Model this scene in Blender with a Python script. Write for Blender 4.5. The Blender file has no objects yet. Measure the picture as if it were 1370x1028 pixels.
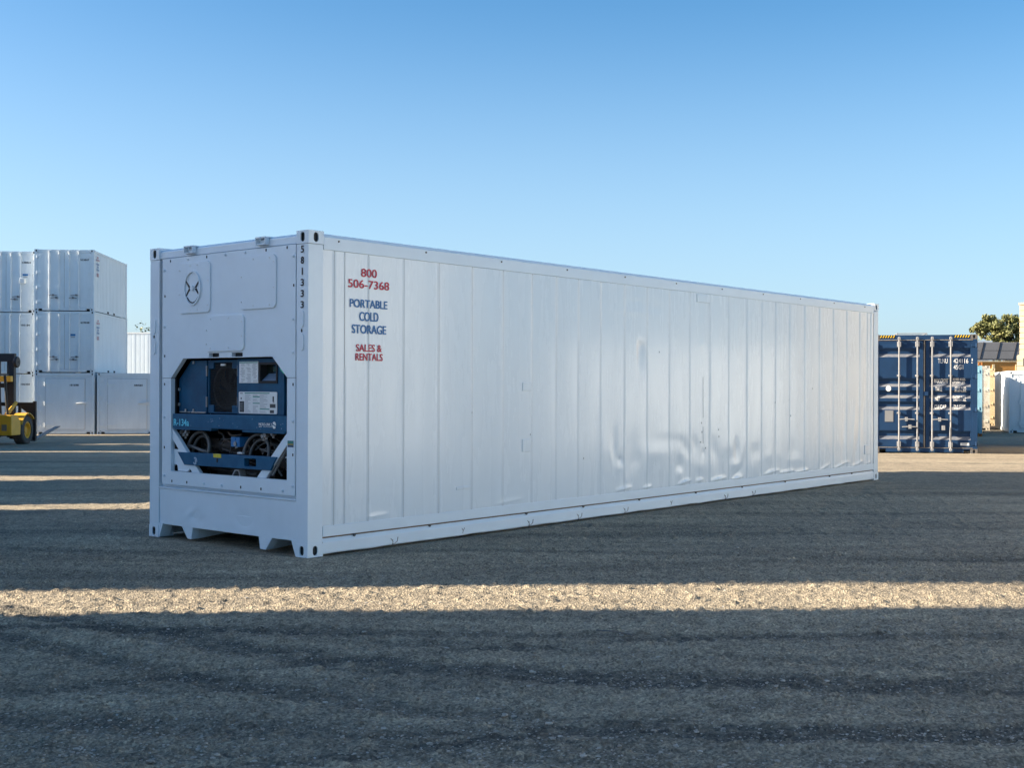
import bpy, bmesh, math, random
import numpy as np
from mathutils import Vector, Matrix
from mathutils.geometry import tessellate_polygon
R = math.radians
random.seed(7)
S = bpy.context.scene
C = S.collection

# ------------------------------------------------------------------ camera, sky, sun, exposure
SUN_AZ, SUN_EL = R(3.5), R(24.0)          # the sun stands low on the left; light travels towards +X
cam = bpy.data.cameras.new('camera')
cam.sensor_width = 36.0
cam.lens = 36.0 * 1615.83 / 1370.0
cam.clip_start, cam.clip_end = 0.1, 3000.0
co = bpy.data.objects.new('camera', cam); C.objects.link(co)
co.matrix_world = (Matrix.Translation((0, 0, 1.51612)) @ Matrix.Rotation(R(90) + 0.0021706, 4, 'X')
                   @ Matrix.Rotation(0.0027631, 4, 'Z'))
S.camera = co

W = bpy.data.worlds.new('World'); S.world = W; W.use_nodes = True
nt = W.node_tree
bg = nt.nodes['Background']
sky = nt.nodes.new('ShaderNodeTexSky')
sky.sky_type = 'NISHITA'; sky.sun_disc = False
sky.sun_elevation = SUN_EL
sky.sun_rotation = math.atan2(-math.cos(SUN_AZ), -math.sin(SUN_AZ))
sky.altitude = 0; sky.air_density = 0.75; sky.dust_density = 1.5; sky.ozone_density = 3.0
hs = nt.nodes.new('ShaderNodeHueSaturation'); hs.inputs['Saturation'].default_value = 1.22; hs.inputs['Hue'].default_value = 0.489
nt.links.new(sky.outputs['Color'], hs.inputs['Color'])
# paler air towards the horizon
geo = nt.nodes.new('ShaderNodeTexCoord'); sep = nt.nodes.new('ShaderNodeSeparateXYZ')
nt.links.new(geo.outputs['Generated'], sep.inputs['Vector'])
mr = nt.nodes.new('ShaderNodeMapRange'); mr.interpolation_type = 'SMOOTHSTEP'
for k, v in (('From Min', 0.05), ('From Max', 0.34), ('To Min', 0.52), ('To Max', 0.0)): mr.inputs[k].default_value = v
nt.links.new(sep.outputs['Z'], mr.inputs['Value'])
mx = nt.nodes.new('ShaderNodeMix'); mx.data_type = 'RGBA'; mx.inputs[7].default_value = (2.75, 3.62, 4.2, 1)
nt.links.new(mr.outputs['Result'], mx.inputs[0]); nt.links.new(hs.outputs['Color'], mx.inputs[6])
nt.links.new(mx.outputs[2], bg.inputs['Color'])
bg.inputs['Strength'].default_value = 0.065

sl = bpy.data.lights.new('sun', 'SUN')
sl.energy = 4.8; sl.angle = R(0.55); sl.color = (1.0, 0.85, 0.655)
so = bpy.data.objects.new('sun', sl); C.objects.link(so)
so.rotation_euler = Vector((math.cos(SUN_AZ) * math.cos(SUN_EL), math.sin(SUN_AZ) * math.cos(SUN_EL),
                            -math.sin(SUN_EL))).to_track_quat('-Z', 'Y').to_euler()
so.location = (-30, 0, 40)
S.view_settings.view_transform = 'Standard'
S.view_settings.look = 'None'
S.view_settings.gamma = 1.0
S.view_settings.exposure = 1.85

# ------------------------------------------------------------------ materials
def mat(name, col, rough=0.5, metal=0.0, var=0.0, vscale=6.0, bump=0.0, bscale=40.0, coat=0.0,
        col2=None, stretch=None, rvar=0.0, spec=0.5):
    m = bpy.data.materials.new(name); m.use_nodes = True
    t = m.node_tree; b = t.nodes['Principled BSDF']
    b.inputs['Roughness'].default_value = rough
    b.inputs['Metallic'].default_value = metal
    b.inputs['Specular IOR Level'].default_value = spec
    if coat:
        b.inputs['Coat Weight'].default_value = coat
        b.inputs['Coat Roughness'].default_value = 0.12
    tc = t.nodes.new('ShaderNodeTexCoord')
    mp = t.nodes.new('ShaderNodeMapping')
    t.links.new(tc.outputs['Object'], mp.inputs['Vector'])
    if stretch: mp.inputs['Scale'].default_value = stretch
    c2 = col2 or tuple(max(0.0, c * (1 - var)) for c in col)
    if var or col2:
        n = t.nodes.new('ShaderNodeTexNoise'); n.inputs['Scale'].default_value = vscale
        n.inputs['Detail'].default_value = 6; n.inputs['Roughness'].default_value = 0.65
        t.links.new(mp.outputs['Vector'], n.inputs['Vector'])
        r = t.nodes.new('ShaderNodeValToRGB')
        r.color_ramp.elements[0].position = 0.35; r.color_ramp.elements[1].position = 0.68
        r.color_ramp.elements[0].color = (*col, 1); r.color_ramp.elements[1].color = (*c2, 1)
        t.links.new(n.outputs['Fac'], r.inputs['Fac'])
        t.links.new(r.outputs['Color'], b.inputs['Base Color'])
        if rvar:
            mr = t.nodes.new('ShaderNodeMapRange')
            mr.inputs['From Min'].default_value = 0.3; mr.inputs['From Max'].default_value = 0.7
            mr.inputs['To Min'].default_value = rough - rvar; mr.inputs['To Max'].default_value = rough + rvar
            t.links.new(n.outputs['Fac'], mr.inputs['Value']); t.links.new(mr.outputs['Result'], b.inputs['Roughness'])
    else:
        b.inputs['Base Color'].default_value = (*col, 1)
    if bump:
        n2 = t.nodes.new('ShaderNodeTexNoise'); n2.inputs['Scale'].default_value = bscale
        n2.inputs['Detail'].default_value = 4
        t.links.new(tc.outputs['Object'], n2.inputs['Vector'])
        bp = t.nodes.new('ShaderNodeBump'); bp.inputs['Strength'].default_value = bump
        bp.inputs['Distance'].default_value = 0.01
        t.links.new(n2.outputs['Fac'], bp.inputs['Height']); t.links.new(bp.outputs['Normal'], b.inputs['Normal'])
    return m

M = {}
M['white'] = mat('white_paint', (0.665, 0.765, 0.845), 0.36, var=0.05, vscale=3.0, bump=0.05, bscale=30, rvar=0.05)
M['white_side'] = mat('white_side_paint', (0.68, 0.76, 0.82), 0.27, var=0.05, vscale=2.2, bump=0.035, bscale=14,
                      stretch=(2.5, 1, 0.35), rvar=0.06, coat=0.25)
M['sealant'] = mat('seam_sealant', (0.19, 0.21, 0.24), 0.5)
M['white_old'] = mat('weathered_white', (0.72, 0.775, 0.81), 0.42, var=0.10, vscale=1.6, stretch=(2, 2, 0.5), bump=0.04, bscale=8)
M['white_worn'] = mat('rusty_white', (0.66, 0.64, 0.58), 0.5, col2=(0.50, 0.42, 0.33), vscale=2.5, bump=0.05, bscale=10)
M['cream'] = mat('cream_paint', (0.66, 0.55, 0.36), 0.5, var=0.12, vscale=2.0)
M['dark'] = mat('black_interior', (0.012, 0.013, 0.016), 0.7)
M['slot'] = mat('slot_shadow', (0.03, 0.033, 0.038), 0.8)
M['casing'] = mat('navy_casing', (0.004, 0.078, 0.165), 0.5, col2=(0.003, 0.046, 0.105), vscale=5.0, spec=0.3, bump=0.05, bscale=20)
M['band'] = mat('navy_band', (0.004, 0.074, 0.165), 0.5, col2=(0.014, 0.105, 0.205), vscale=9.0, spec=0.3, bump=0.04, bscale=30)
M['bright_blue'] = mat('bright_blue_plastic', (0.02, 0.17, 0.42), 0.4)
M['hose'] = mat('grey_hose', (0.105, 0.108, 0.112), 0.45)
M['pipe'] = mat('dull_copper_pipe', (0.13, 0.10, 0.08), 0.45, metal=0.3)
M['alu'] = mat('dull_metal', (0.34, 0.34, 0.34), 0.45, metal=0.6)
M['paper'] = mat('sticker_white', (0.72, 0.74, 0.74), 0.5)
M['ink'] = mat('sticker_ink', (0.05, 0.055, 0.06), 0.6)
M['greyink'] = mat('sticker_grey_text', (0.42, 0.44, 0.46), 0.6)
M['green'] = mat('sticker_green', (0.03, 0.25, 0.20), 0.5)
M['lime'] = mat('green_tape', (0.03, 0.50, 0.30), 0.5)
M['yellow_label'] = mat('yellow_sticker', (0.72, 0.58, 0.05), 0.5, var=0.3, vscale=60)
M['red_txt'] = mat('red_lettering', (0.50, 0.018, 0.055), 0.5)
M['blue_txt'] = mat('blue_lettering', (0.016, 0.15, 0.38), 0.5)
M['cyan_txt'] = mat('light_blue_lettering', (0.14, 0.66, 0.82), 0.5)
M['white_txt'] = mat('white_lettering', (0.80, 0.80, 0.78), 0.5)
M['black_txt'] = mat('black_lettering', (0.015, 0.015, 0.018), 0.5)
M['blue'] = mat('blue_container_paint', (0.0095, 0.042, 0.112), 0.6, col2=(0.007, 0.030, 0.080), vscale=2.0, spec=0.25, bump=0.04, bscale=12)
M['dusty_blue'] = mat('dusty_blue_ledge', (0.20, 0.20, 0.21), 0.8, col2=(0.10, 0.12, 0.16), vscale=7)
M['galv'] = mat('galvanised_steel', (0.31, 0.315, 0.325), 0.5, var=0.35, vscale=9)
M['gasket'] = mat('door_gasket', (0.40, 0.34, 0.27), 0.7, var=0.4, vscale=12)
M['hazard_y'] = mat('hazard_yellow', (0.80, 0.50, 0.02), 0.5)
M['oily'] = mat('oily_black_metal', (0.022, 0.022, 0.024), 0.5, col2=(0.05, 0.042, 0.035), vscale=9)
M['grimy'] = mat('grimy_casting', (0.10, 0.105, 0.115), 0.6, col2=(0.16, 0.13, 0.10), vscale=10)
M['teal'] = mat('pale_blue_paint', (0.22, 0.42, 0.52), 0.5, var=0.15, vscale=3)
M['cream_block'] = mat('cream_blocks', (0.40, 0.335, 0.225), 0.7, var=0.12, vscale=3.0)
M['sky_blue'] = mat('bounce_blue_paint', (0.12, 0.42, 0.74), 0.5, var=0.1, vscale=2)  # blue chosen to tint the light bounced off the added left stacks
M['rust'] = mat('orange_rust', (0.50, 0.20, 0.04), 0.8, col2=(0.22, 0.08, 0.03), vscale=14)
M['orange'] = mat('orange_boards', (0.52, 0.25, 0.06), 0.6, var=0.15, vscale=2)
M['fork_yellow'] = mat('forklift_yellow', (0.76, 0.42, 0.04), 0.42, var=0.18, vscale=3, bump=0.03)
M['black_steel'] = mat('black_steel', (0.018, 0.020, 0.025), 0.5, var=0.3, vscale=6)
M['grey_steel'] = mat('worn_fork_steel', (0.22, 0.22, 0.23), 0.45, metal=0.4, var=0.2)
M['tyre'] = mat('dusty_tyre', (0.085, 0.080, 0.075), 0.85, var=0.35, vscale=8, bump=0.3, bscale=60)
M['panel'] = mat('solar_panel_back', (0.13, 0.135, 0.145), 0.55, var=0.15, vscale=1.0)
M['dark_frame'] = mat('dark_frame', (0.03, 0.03, 0.035), 0.5)
M['glass'] = mat('dark_window', (0.05, 0.055, 0.06), 0.15)
M['screen'] = mat('display_glass', (0.012, 0.018, 0.016), 0.15)
M['keypad'] = mat('grey_blue_keypad', (0.10, 0.16, 0.24), 0.4)
M['wood'] = mat('dry_wood', (0.22, 0.17, 0.12), 0.8, var=0.3, vscale=20)
M['bark'] = mat('bark', (0.10, 0.075, 0.055), 0.9, var=0.4, vscale=12)
def leafmat(name, a, b):
    m = mat(name, a, 0.55, col2=b, vscale=0.9); return m
M['leaf'] = leafmat('olive_leaves', (0.11, 0.130, 0.040), (0.19, 0.185, 0.065))
M['leaf2'] = leafmat('dull_green_leaves', (0.06, 0.09, 0.03), (0.12, 0.14, 0.05))

# ------------------------------------------------------------------ mesh helpers
def tag(o, label=None, cat=None, group=None, kind=None):
    if label: o['label'] = label
    if cat: o['category'] = cat
    if group: o['group'] = group
    if kind: o['kind'] = kind
    return o

def empty(name, loc=(0, 0, 0), rz=0.0, label=None, cat=None, group=None):
    o = bpy.data.objects.new(name, None); C.objects.link(o)
    o.location = loc; o.rotation_euler = (0, 0, rz); o.empty_display_size = 0.3
    return tag(o, label, cat, group)

class MB:
    """collects simple solids and links them as one mesh object"""
    def __init__(self):
        self.bm = bmesh.new(); self.mi = 0
    def face(self, vs):
        try:
            f = self.bm.faces.new(vs); f.material_index = self.mi; return f
        except ValueError:
            return None
    def box(self, a, b):
        x0, y0, z0 = a; x1, y1, z1 = b
        v = [self.bm.verts.new(p) for p in ((x0, y0, z0), (x1, y0, z0), (x1, y1, z0), (x0, y1, z0),
                                            (x0, y0, z1), (x1, y0, z1), (x1, y1, z1), (x0, y1, z1))]
        for q in ((0, 3, 2, 1), (4, 5, 6, 7), (0, 1, 5, 4), (1, 2, 6, 5), (2, 3, 7, 6), (3, 0, 4, 7)):
            self.face([v[i] for i in q])
        return self
    def plate(self, poly, axis, d0, d1, holes=()):
        """polygon in the plane across `axis`, extruded from d0 to d1, with holes"""
        def P(u, v, d):
            return {'x': (d, u, v), 'y': (u, d, v), 'z': (u, v, d)}[axis]
        loops = [list(poly)] + [list(h) for h in holes]
        tri = tessellate_polygon([[Vector((u, v, 0)) for u, v in l] for l in loops])
        flat = [p for l in loops for p in l]
        A = [self.bm.verts.new(P(u, v, d0)) for u, v in flat]
        B = [self.bm.verts.new(P(u, v, d1)) for u, v in flat]
        for t in tri:
            self.face([A[i] for i in t]); self.face([B[i] for i in reversed(t)])
        k = 0
        for l in loops:
            n = len(l)
            for i in range(n):
                a, b = k + i, k + (i + 1) % n
                self.face([A[a], A[b], B[b], B[a]])
            k += n
        return self
    def sweep(self, prof, axis, d0, d1):
        """open profile swept along axis as a sheet"""
        def P(u, v, d):
            return {'x': (d, u, v), 'y': (u, d, v), 'z': (u, v, d)}[axis]
        A = [self.bm.verts.new(P(u, v, d0)) for u, v in prof]
        B = [self.bm.verts.new(P(u, v, d1)) for u, v in prof]
        for i in range(len(prof) - 1):
            self.face([A[i], A[i + 1], B[i + 1], B[i]])
        return self
    def tube(self, pts, r, n=8, caps=True):
        pts = [Vector(p) for p in pts]
        rs = r if isinstance(r, (list, tuple)) else [r] * len(pts)
        rings = []; up = None
        for i, p in enumerate(pts):
            t = (pts[min(i + 1, len(pts) - 1)] - pts[max(i - 1, 0)]).normalized()
            if up is None:
                up = t.orthogonal().normalized()
            up = (up - t * up.dot(t))
            up = up.normalized() if up.length > 1e-6 else t.orthogonal().normalized()
            s = t.cross(up)
            rings.append([self.bm.verts.new(p + (up * math.cos(k * 2 * math.pi / n) + s * math.sin(k * 2 * math.pi / n)) * rs[i])
                          for k in range(n)])
        for a, b in zip(rings, rings[1:]):
            for k in range(n):
                self.face([a[k], a[(k + 1) % n], b[(k + 1) % n], b[k]])
        if caps:
            self.face(list(reversed(rings[0]))); self.face(rings[-1])
        return self
    def lathe(self, prof, c, axis, n=28):
        """closed profile of (along, radius) turned round an axis through c"""
        c = Vector(c)
        ax = {'x': Vector((1, 0, 0)), 'y': Vector((0, 1, 0)), 'z': Vector((0, 0, 1))}[axis]
        u = ax.orthogonal().normalized(); w = ax.cross(u)
        rings = [[self.bm.verts.new(c + ax * a + (u * math.cos(k * 2 * math.pi / n) + w * math.sin(k * 2 * math.pi / n)) * max(r, 1e-4))
                  for k in range(n)] for a, r in prof]
        for a, b in zip(rings, rings[1:] + rings[:1]):
            for k in range(n):
                self.face([a[k], a[(k + 1) % n], b[(k + 1) % n], b[k]])
        return self
    def build(self, name, mats, parent=None, loc=None, smooth=35, bevel=0.0, label=None):
        bmesh.ops.recalc_face_normals(self.bm, faces=self.bm.faces[:])
        me = bpy.data.meshes.new(name); self.bm.to_mesh(me); self.bm.free()
        for m in (mats if isinstance(mats, (list, tuple)) else [mats]):
            me.materials.append(M[m] if isinstance(m, str) else m)
        if smooth:
            me.shade_smooth(); me.set_sharp_from_angle(angle=R(smooth))
        o = bpy.data.objects.new(name, me); C.objects.link(o)
        if parent: o.parent = parent
        if loc: o.location = loc
        if bevel:
            b = o.modifiers.new('bevel', 'BEVEL'); b.width = bevel; b.segments = 2
            b.limit_method = 'ANGLE'; b.angle_limit = R(50)
        if label: o['label'] = label
        return o

def rrect(u0, v0, u1, v1, r, n=5):
    out = []
    for cx, cy, a0 in ((u1 - r, v1 - r, 0), (u0 + r, v1 - r, 90), (u0 + r, v0 + r, 180), (u1 - r, v0 + r, 270)):
        for k in range(n + 1):
            a = R(a0 + 90 * k / n); out.append((cx + r * math.cos(a), cy + r * math.sin(a)))
    return out
def oval(cu, cv, w, h, n=8):
    return rrect(cu - w / 2, cv - h / 2, cu + w / 2, cv + h / 2, min(w, h) / 2 * 0.98, n // 2)
def ell(cu, cv, a, b, n=28, a0=0, a1=360):
    return [(cu + a * math.cos(R(a0 + (a1 - a0) * k / n)), cv + b * math.sin(R(a0 + (a1 - a0) * k / n)))
            for k in range(n + (0 if a1 - a0 >= 360 else 1))]
def smooth_path(pts, n=6):
    P = [Vector(p) for p in pts]; out = []
    for i in range(len(P) - 1):
        p0, p1, p2, p3 = P[max(i - 1, 0)], P[i], P[i + 1], P[min(i + 2, len(P) - 1)]
        for k in range(n):
            t = k / n
            out.append(0.5 * ((2 * p1) + (p2 - p0) * t + (2 * p0 - 5 * p1 + 4 * p2 - p3) * t * t + (3 * p1 - p0 - 3 * p2 + p3) * t ** 3))
    return out + [P[-1]]

# lettering: flat outlines of the built-in typeface fitted to a width and a height
_tc = {}
def glyphs(s, bold=0.0):
    key = (s, bold)
    if key not in _tc:
        cu = bpy.data.curves.new('lettering', 'FONT'); cu.body = s; cu.size = 1.0; cu.offset = bold
        cu.resolution_u = 4
        o = bpy.data.objects.new('lettering', cu); C.objects.link(o)
        dg = bpy.context.evaluated_depsgraph_get(); dg.update()
        me = o.evaluated_get(dg).to_mesh()
        v = [(p.co.x, p.co.y) for p in me.vertices]; f = [tuple(p.vertices) for p in me.polygons]
        o.evaluated_get(dg).to_mesh_clear()
        bpy.data.objects.remove(o); bpy.data.curves.remove(cu)
        x0 = min(p[0] for p in v); x1 = max(p[0] for p in v); y0 = min(p[1] for p in v); y1 = max(p[1] for p in v)
        _tc[key] = ([((p[0] - x0) / (x1 - x0), (p[1] - y0) / (y1 - y0)) for p in v], f)
    return _tc[key]
def letters(mb, s, u0, v0, u1, v1, place, bold=0.0, layered=True):
    """write s into the rectangle u0..u1 (reading direction), v0..v1; heavy letters are laid in thin coats, each a hair proud of the last"""
    if not (bold and layered):
        v, f = glyphs(s, bold)
        vs = [mb.bm.verts.new(place(u0 + (u1 - u0) * a, v0 + (v1 - v0) * b)) for a, b in v]
        for t in f: mb.face([vs[i] for i in t])
        return
    v, f = glyphs(s, 0.0)
    o = Vector(place(0, 0)); n = (Vector(place(1, 0)) - o).cross(Vector(place(0, 1)) - o).normalized()
    h = bold * (v1 - v0) * 0.85; k = h * 0.55
    for c, (du, dv) in enumerate(((-h, -k), (h, k), (-h, k), (h, -k), (0, 0))):
        vs = [mb.bm.verts.new(Vector(place(u0 + h + du + (u1 - u0 - 2 * h) * a, v0 + k + dv + (v1 - v0 - 2 * k) * b)) + n * (0.0003 * c)) for a, b in v]
        for t in f: mb.face([vs[i] for i in t])

def copy_tree(o, parent=None):
    c = o.copy(); C.objects.link(c)
    if parent: c.parent = parent
    for ch in list(o.children): copy_tree(ch, c)
    return c

# ------------------------------------------------------------------ ground
def gz(x, y):
    x = np.asarray(x, float); y = np.asarray(y, float)
    b = np.interp(y, [-1e5, 20, 24, 29, 34, 40, 46, 51, 60, 1e5], [0, 0, -.03, -.10, -.25, -.43, -.52, -.545, -.56, -.56])
    return b * (1 - 0.3 * np.clip((x + 17) / 38, 0, 1))
def gz1(x, y): return float(gz(x, y))

_rng = np.random.RandomState(3)
_perm = _rng.permutation(512); _perm = np.concatenate([_perm, _perm, _perm])
_gr = _rng.uniform(0, 2 * np.pi, 512)
def pnoise(x, y):
    xi = np.floor(x).astype(int); yi = np.floor(y).astype(int); xf = x - xi; yf = y - yi
    def g(a, b):
        h = _gr[_perm[(_perm[(xi + a) & 511] + yi + b) & 511]]
        return np.cos(h) * (xf - a) + np.sin(h) * (yf - b)
    u = xf ** 3 * (xf * (xf * 6 - 15) + 10); v = yf ** 3 * (yf * (yf * 6 - 15) + 10)
    return (g(0, 0) * (1 - u) + g(1, 0) * u) * (1 - v) + (g(0, 1) * (1 - u) + g(1, 1) * u) * v
RUTS = [  # (Y at x=0, slope, curve, width, depth, strength)
    (6.33, -0.33, 0.233, 0.27, 0.022, 1.1), (5.62, -0.30, 0.20, 0.20, 0.022, 1.0), (5.25, -0.04, 0.05, 0.24, 0.018, 0.8), (7.35, -0.012, 0.0, 0.17, 0.014, 0.8),
    (4.85, -0.06, 0.02, 0.2, 0.016, 0.7), (6.9, 0.30, -0.12, 0.13, 0.014, 0.6), (5.2, 0.42, 0.1, 0.12, 0.012, 0.55), (13.2, -0.16, 0.10, 0.22, 0.012, 0.6), (15.6, 0.12, -0.05, 0.3, 0.012, 0.5), (6.9, -0.21, 0.0, 0.15, 0.012, 0.5), (10.0, 0.16, 0.0, 0.25, 0.01, 0.45), (10.9, -0.03, 0.004, 0.22, 0.012, 0.7), (12.3, 0.02, 0.006, 0.3, 0.01, 0.55),
    (14.2, 0.05, 0.0, 0.35, 0.01, 0.5), (17.2, -0.02, 0.0, 0.5, 0.01, 0.6), (24.5, 0.01, 0.0, 0.35, 0.02, 0.8), (22.6, -0.01, 0, 0.3, 0.02, 0.6)]
def ruts(x, y):
    d = np.zeros_like(x); r = np.zeros_like(x)
    for y0, s, c, w, dep, st in RUTS:
        yc = y0 + s * x + c * x * x * 0.3 + 0.10 * np.sin(x * 0.7 + y0 * 3)
        q = (y - yc) / (w * 0.72) + 0.35 * pnoise(x * 4 + y0, y * 6) + 0.25 * pnoise(x * 13, y * 17 + y0)
        g = np.exp(-q ** 4); edge = np.exp(-(np.abs(q) - 1.45) ** 2 * 7)
        amp = 0.85 + 0.6 * pnoise(x * 0.35 + y0, y * 0.35)
        dep = dep * 0.42
        d += (-dep * g + 0.6 * dep * edge + 0.22 * dep * g * np.sin(x * 2 * np.pi / 0.13 + np.sign(q) * q * 2 + 3 * pnoise(x * 0.9, y * 0.9 + y0))) * amp
        lug = 0.85 + 0.5 * pnoise(x * 3.1 + y0, y * 7.3) + 0.9 * pnoise(x * 11 + y0, y * 19)
        r += st * (g * lug - 0.18 * edge) * np.clip(amp + 0.1, 0, 1.4)
    return d, r
def relief(x, y):
    d, r = ruts(x, y)
    n1 = pnoise(x * 0.33, y * 0.5) * 0.045 + pnoise(x * 1.1 + 7, y * 1.5) * 0.016
    n2 = pnoise(x * 5.2, y * 7) * 0.004
    n3 = np.minimum(np.abs(pnoise(x * 5 + 3, y * 15 + 1)) * 3, 0.4) * 0.016 + np.maximum(pnoise(x * 12, y * 22) - 0.16, 0) * 0.055 + np.maximum(pnoise(x * 19 + 5, y * 24) - 0.1, 0) * 0.030 + pnoise(x * 23, y * 29) * 0.008
    near = 1.0 / (1 + (np.abs(y) / 26) ** 4)
    return (n1 + n2 + n3 + d) * near, r
def axis_grid(a, b, step, lo, hi, grow):
    mid = list(np.arange(a, b, step)); up = [b]; s = step
    while up[-1] < hi: s *= grow; up.append(up[-1] + s)
    dn = []; s = step; q = a
    while q > lo: s *= grow; q -= s; dn.append(q)
    return np.array(dn[::-1] + mid + up)
gx = axis_grid(-5.0, 5.2, 0.021, -700, 700, 1.05)
gy = axis_grid(4.4, 10.4, 0.017, -120, 1500, 1.022)
XX, YY = np.meshgrid(gx, gy, indexing='ij')
rel, rut = relief(XX, YY)
# flatten the pad under the big container so that it rests on the ground
ux, uy = math.sin(0.700275), math.cos(0.700275)
lx = (XX + 1.7993) * ux + (YY - 10.656) * uy; ly = -(XX + 1.7993) * uy + (YY - 10.656) * ux
pad = np.clip(1 - np.maximum(np.maximum(-lx, lx - 12.19), np.maximum(-ly, ly - 2.44)) / 0.25, 0, 1)
ZZ = gz(XX, YY) + rel * (1 - pad) - 0.010 * pad
nx, ny = XX.shape
me = bpy.data.meshes.new('ground')
idx = np.arange(nx * ny).reshape(nx, ny)
q = np.stack([idx[:-1, :-1], idx[1:, :-1], idx[1:, 1:], idx[:-1, 1:]], -1).reshape(-1, 4)
me.vertices.add(nx * ny); me.vertices.foreach_set('co', np.stack([XX, YY, ZZ], -1).ravel())
me.loops.add(q.size); me.loops.foreach_set('vertex_index', q.ravel())
me.polygons.add(len(q)); me.polygons.foreach_set('loop_start', np.arange(0, q.size, 4))
me.polygons.foreach_set('loop_total', np.full(len(q), 4)); me.update(calc_edges=True)
me.shade_smooth()
at = me.attributes.new('loose', 'FLOAT', 'POINT'); at.data.foreach_set('value', rut.ravel())

def ground_material():
    m = bpy.data.materials.new('gravel_yard'); m.use_nodes = True
    t = m.node_tree; N = t.nodes; L = t.links; b = N['Principled BSDF']
    b.inputs['Roughness'].default_value = 0.92; b.inputs['Specular IOR Level'].default_value = 0.25
    tc = N.new('ShaderNodeTexCoord')
    def noise(sc, det=5, rough=0.6, st=None):
        n = N.new('ShaderNodeTexNoise'); n.inputs['Scale'].default_value = sc
        n.inputs['Detail'].default_value = det; n.inputs['Roughness'].default_value = rough
        src = tc.outputs['Object']
        if st:
            mp = N.new('ShaderNodeMapping'); mp.inputs['Scale'].default_value = st
            L.new(src, mp.inputs['Vector']); src = mp.outputs['Vector']
        L.new(src, n.inputs['Vector']); return n.outputs['Fac']
    def ramp(f, a, b_, ca, cb):
        r = N.new('ShaderNodeValToRGB'); e = r.color_ramp.elements
        e[0].position, e[1].position = a, b_; e[0].color, e[1].color = (*ca, 1), (*cb, 1)
        L.new(f, r.inputs['Fac']); return r.outputs['Color']
    def mix(a, b_, f, mode='MIX'):
        x = N.new('ShaderNodeMix'); x.data_type = 'RGBA'; x.blend_type = mode
        for k, s in ((6, a), (7, b_), (0, f)):
            if hasattr(s, 'is_linked'): L.new(s, x.inputs[k])
            else: x.inputs[k].default_value = s if k == 0 else (*s, 1)
        return x.outputs[2]
    c = ramp(noise(0.35, 6, 0.6, (0.5, 1, 1)), 0.35, 0.65, (0.282, 0.243, 0.192), (0.378, 0.328, 0.255))
    c = mix(c, ramp(noise(9, 6, 0.7), 0.3, 0.72, (0.55, 0.55, 0.55), (1.3, 1.28, 1.22)), 0.75, 'MULTIPLY')
    a = N.new('ShaderNodeAttribute'); a.attribute_name = 'loose'
    mm = N.new('ShaderNodeMath'); mm.operation = 'MULTIPLY'; mm.use_clamp = True; mm.inputs[1].default_value = 0.85
    L.new(a.outputs['Fac'], mm.inputs[0])
    c = mix(c, (0.125, 0.114, 0.097), mm.outputs[0])
    c = mix(c, ramp(noise(1.0, 7, 0.68, (0.35, 3.2, 1)), 0.33, 0.66, (0.70, 0.71, 0.73), (1.18, 1.17, 1.14)), 0.9, 'MULTIPLY')
    c = mix(c, ramp(noise(70, 3, 0.6), 0.30, 0.70, (0.52, 0.52, 0.52), (1.5, 1.5, 1.47)), 0.85, 'MULTIPLY')
    # single stones
    v = N.new('ShaderNodeTexVoronoi'); v.inputs['Scale'].default_value = 72
    L.new(tc.outputs['Object'], v.inputs['Vector'])
    c = mix(c, ramp(v.outputs['Color'], 0.15, 0.95, (0.50, 0.50, 0.51), (1.62, 1.60, 1.53)), 0.7, 'MULTIPLY')
    v2 = N.new('ShaderNodeTexVoronoi'); v2.inputs['Scale'].default_value = 21
    L.new(tc.outputs['Object'], v2.inputs['Vector'])
    pale = ramp(v2.outputs['Distance'], 0.10, 0.16, (1, 1, 1), (0, 0, 0))
    sel = ramp(v2.outputs['Color'], 0.72, 0.78, (0, 0, 0), (1, 1, 1))
    c = mix(c, (0.40, 0.385, 0.36), mix((0, 0, 0), pale, sel))
    L.new(c, b.inputs['Base Color'])
    h1 = N.new('ShaderNodeBump'); h1.inputs['Strength'].default_value = 0.52; h1.inputs['Distance'].default_value = 0.024
    L.new(noise(32, 6, 0.72), h1.inputs['Height'])
    h2 = N.new('ShaderNodeBump'); h2.inputs['Strength'].default_value = 0.65; h2.inputs['Distance'].default_value = 0.012
    L.new(v.outputs['Distance'], h2.inputs['Height']); L.new(h1.outputs['Normal'], h2.inputs['Normal'])
    L.new(h2.outputs['Normal'], b.inputs['Normal'])
    return m
M['ground'] = ground_material()
me.materials.append(M['ground'])
go = bpy.data.objects.new('ground', me); C.objects.link(go); tag(go, kind='structure')

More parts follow.
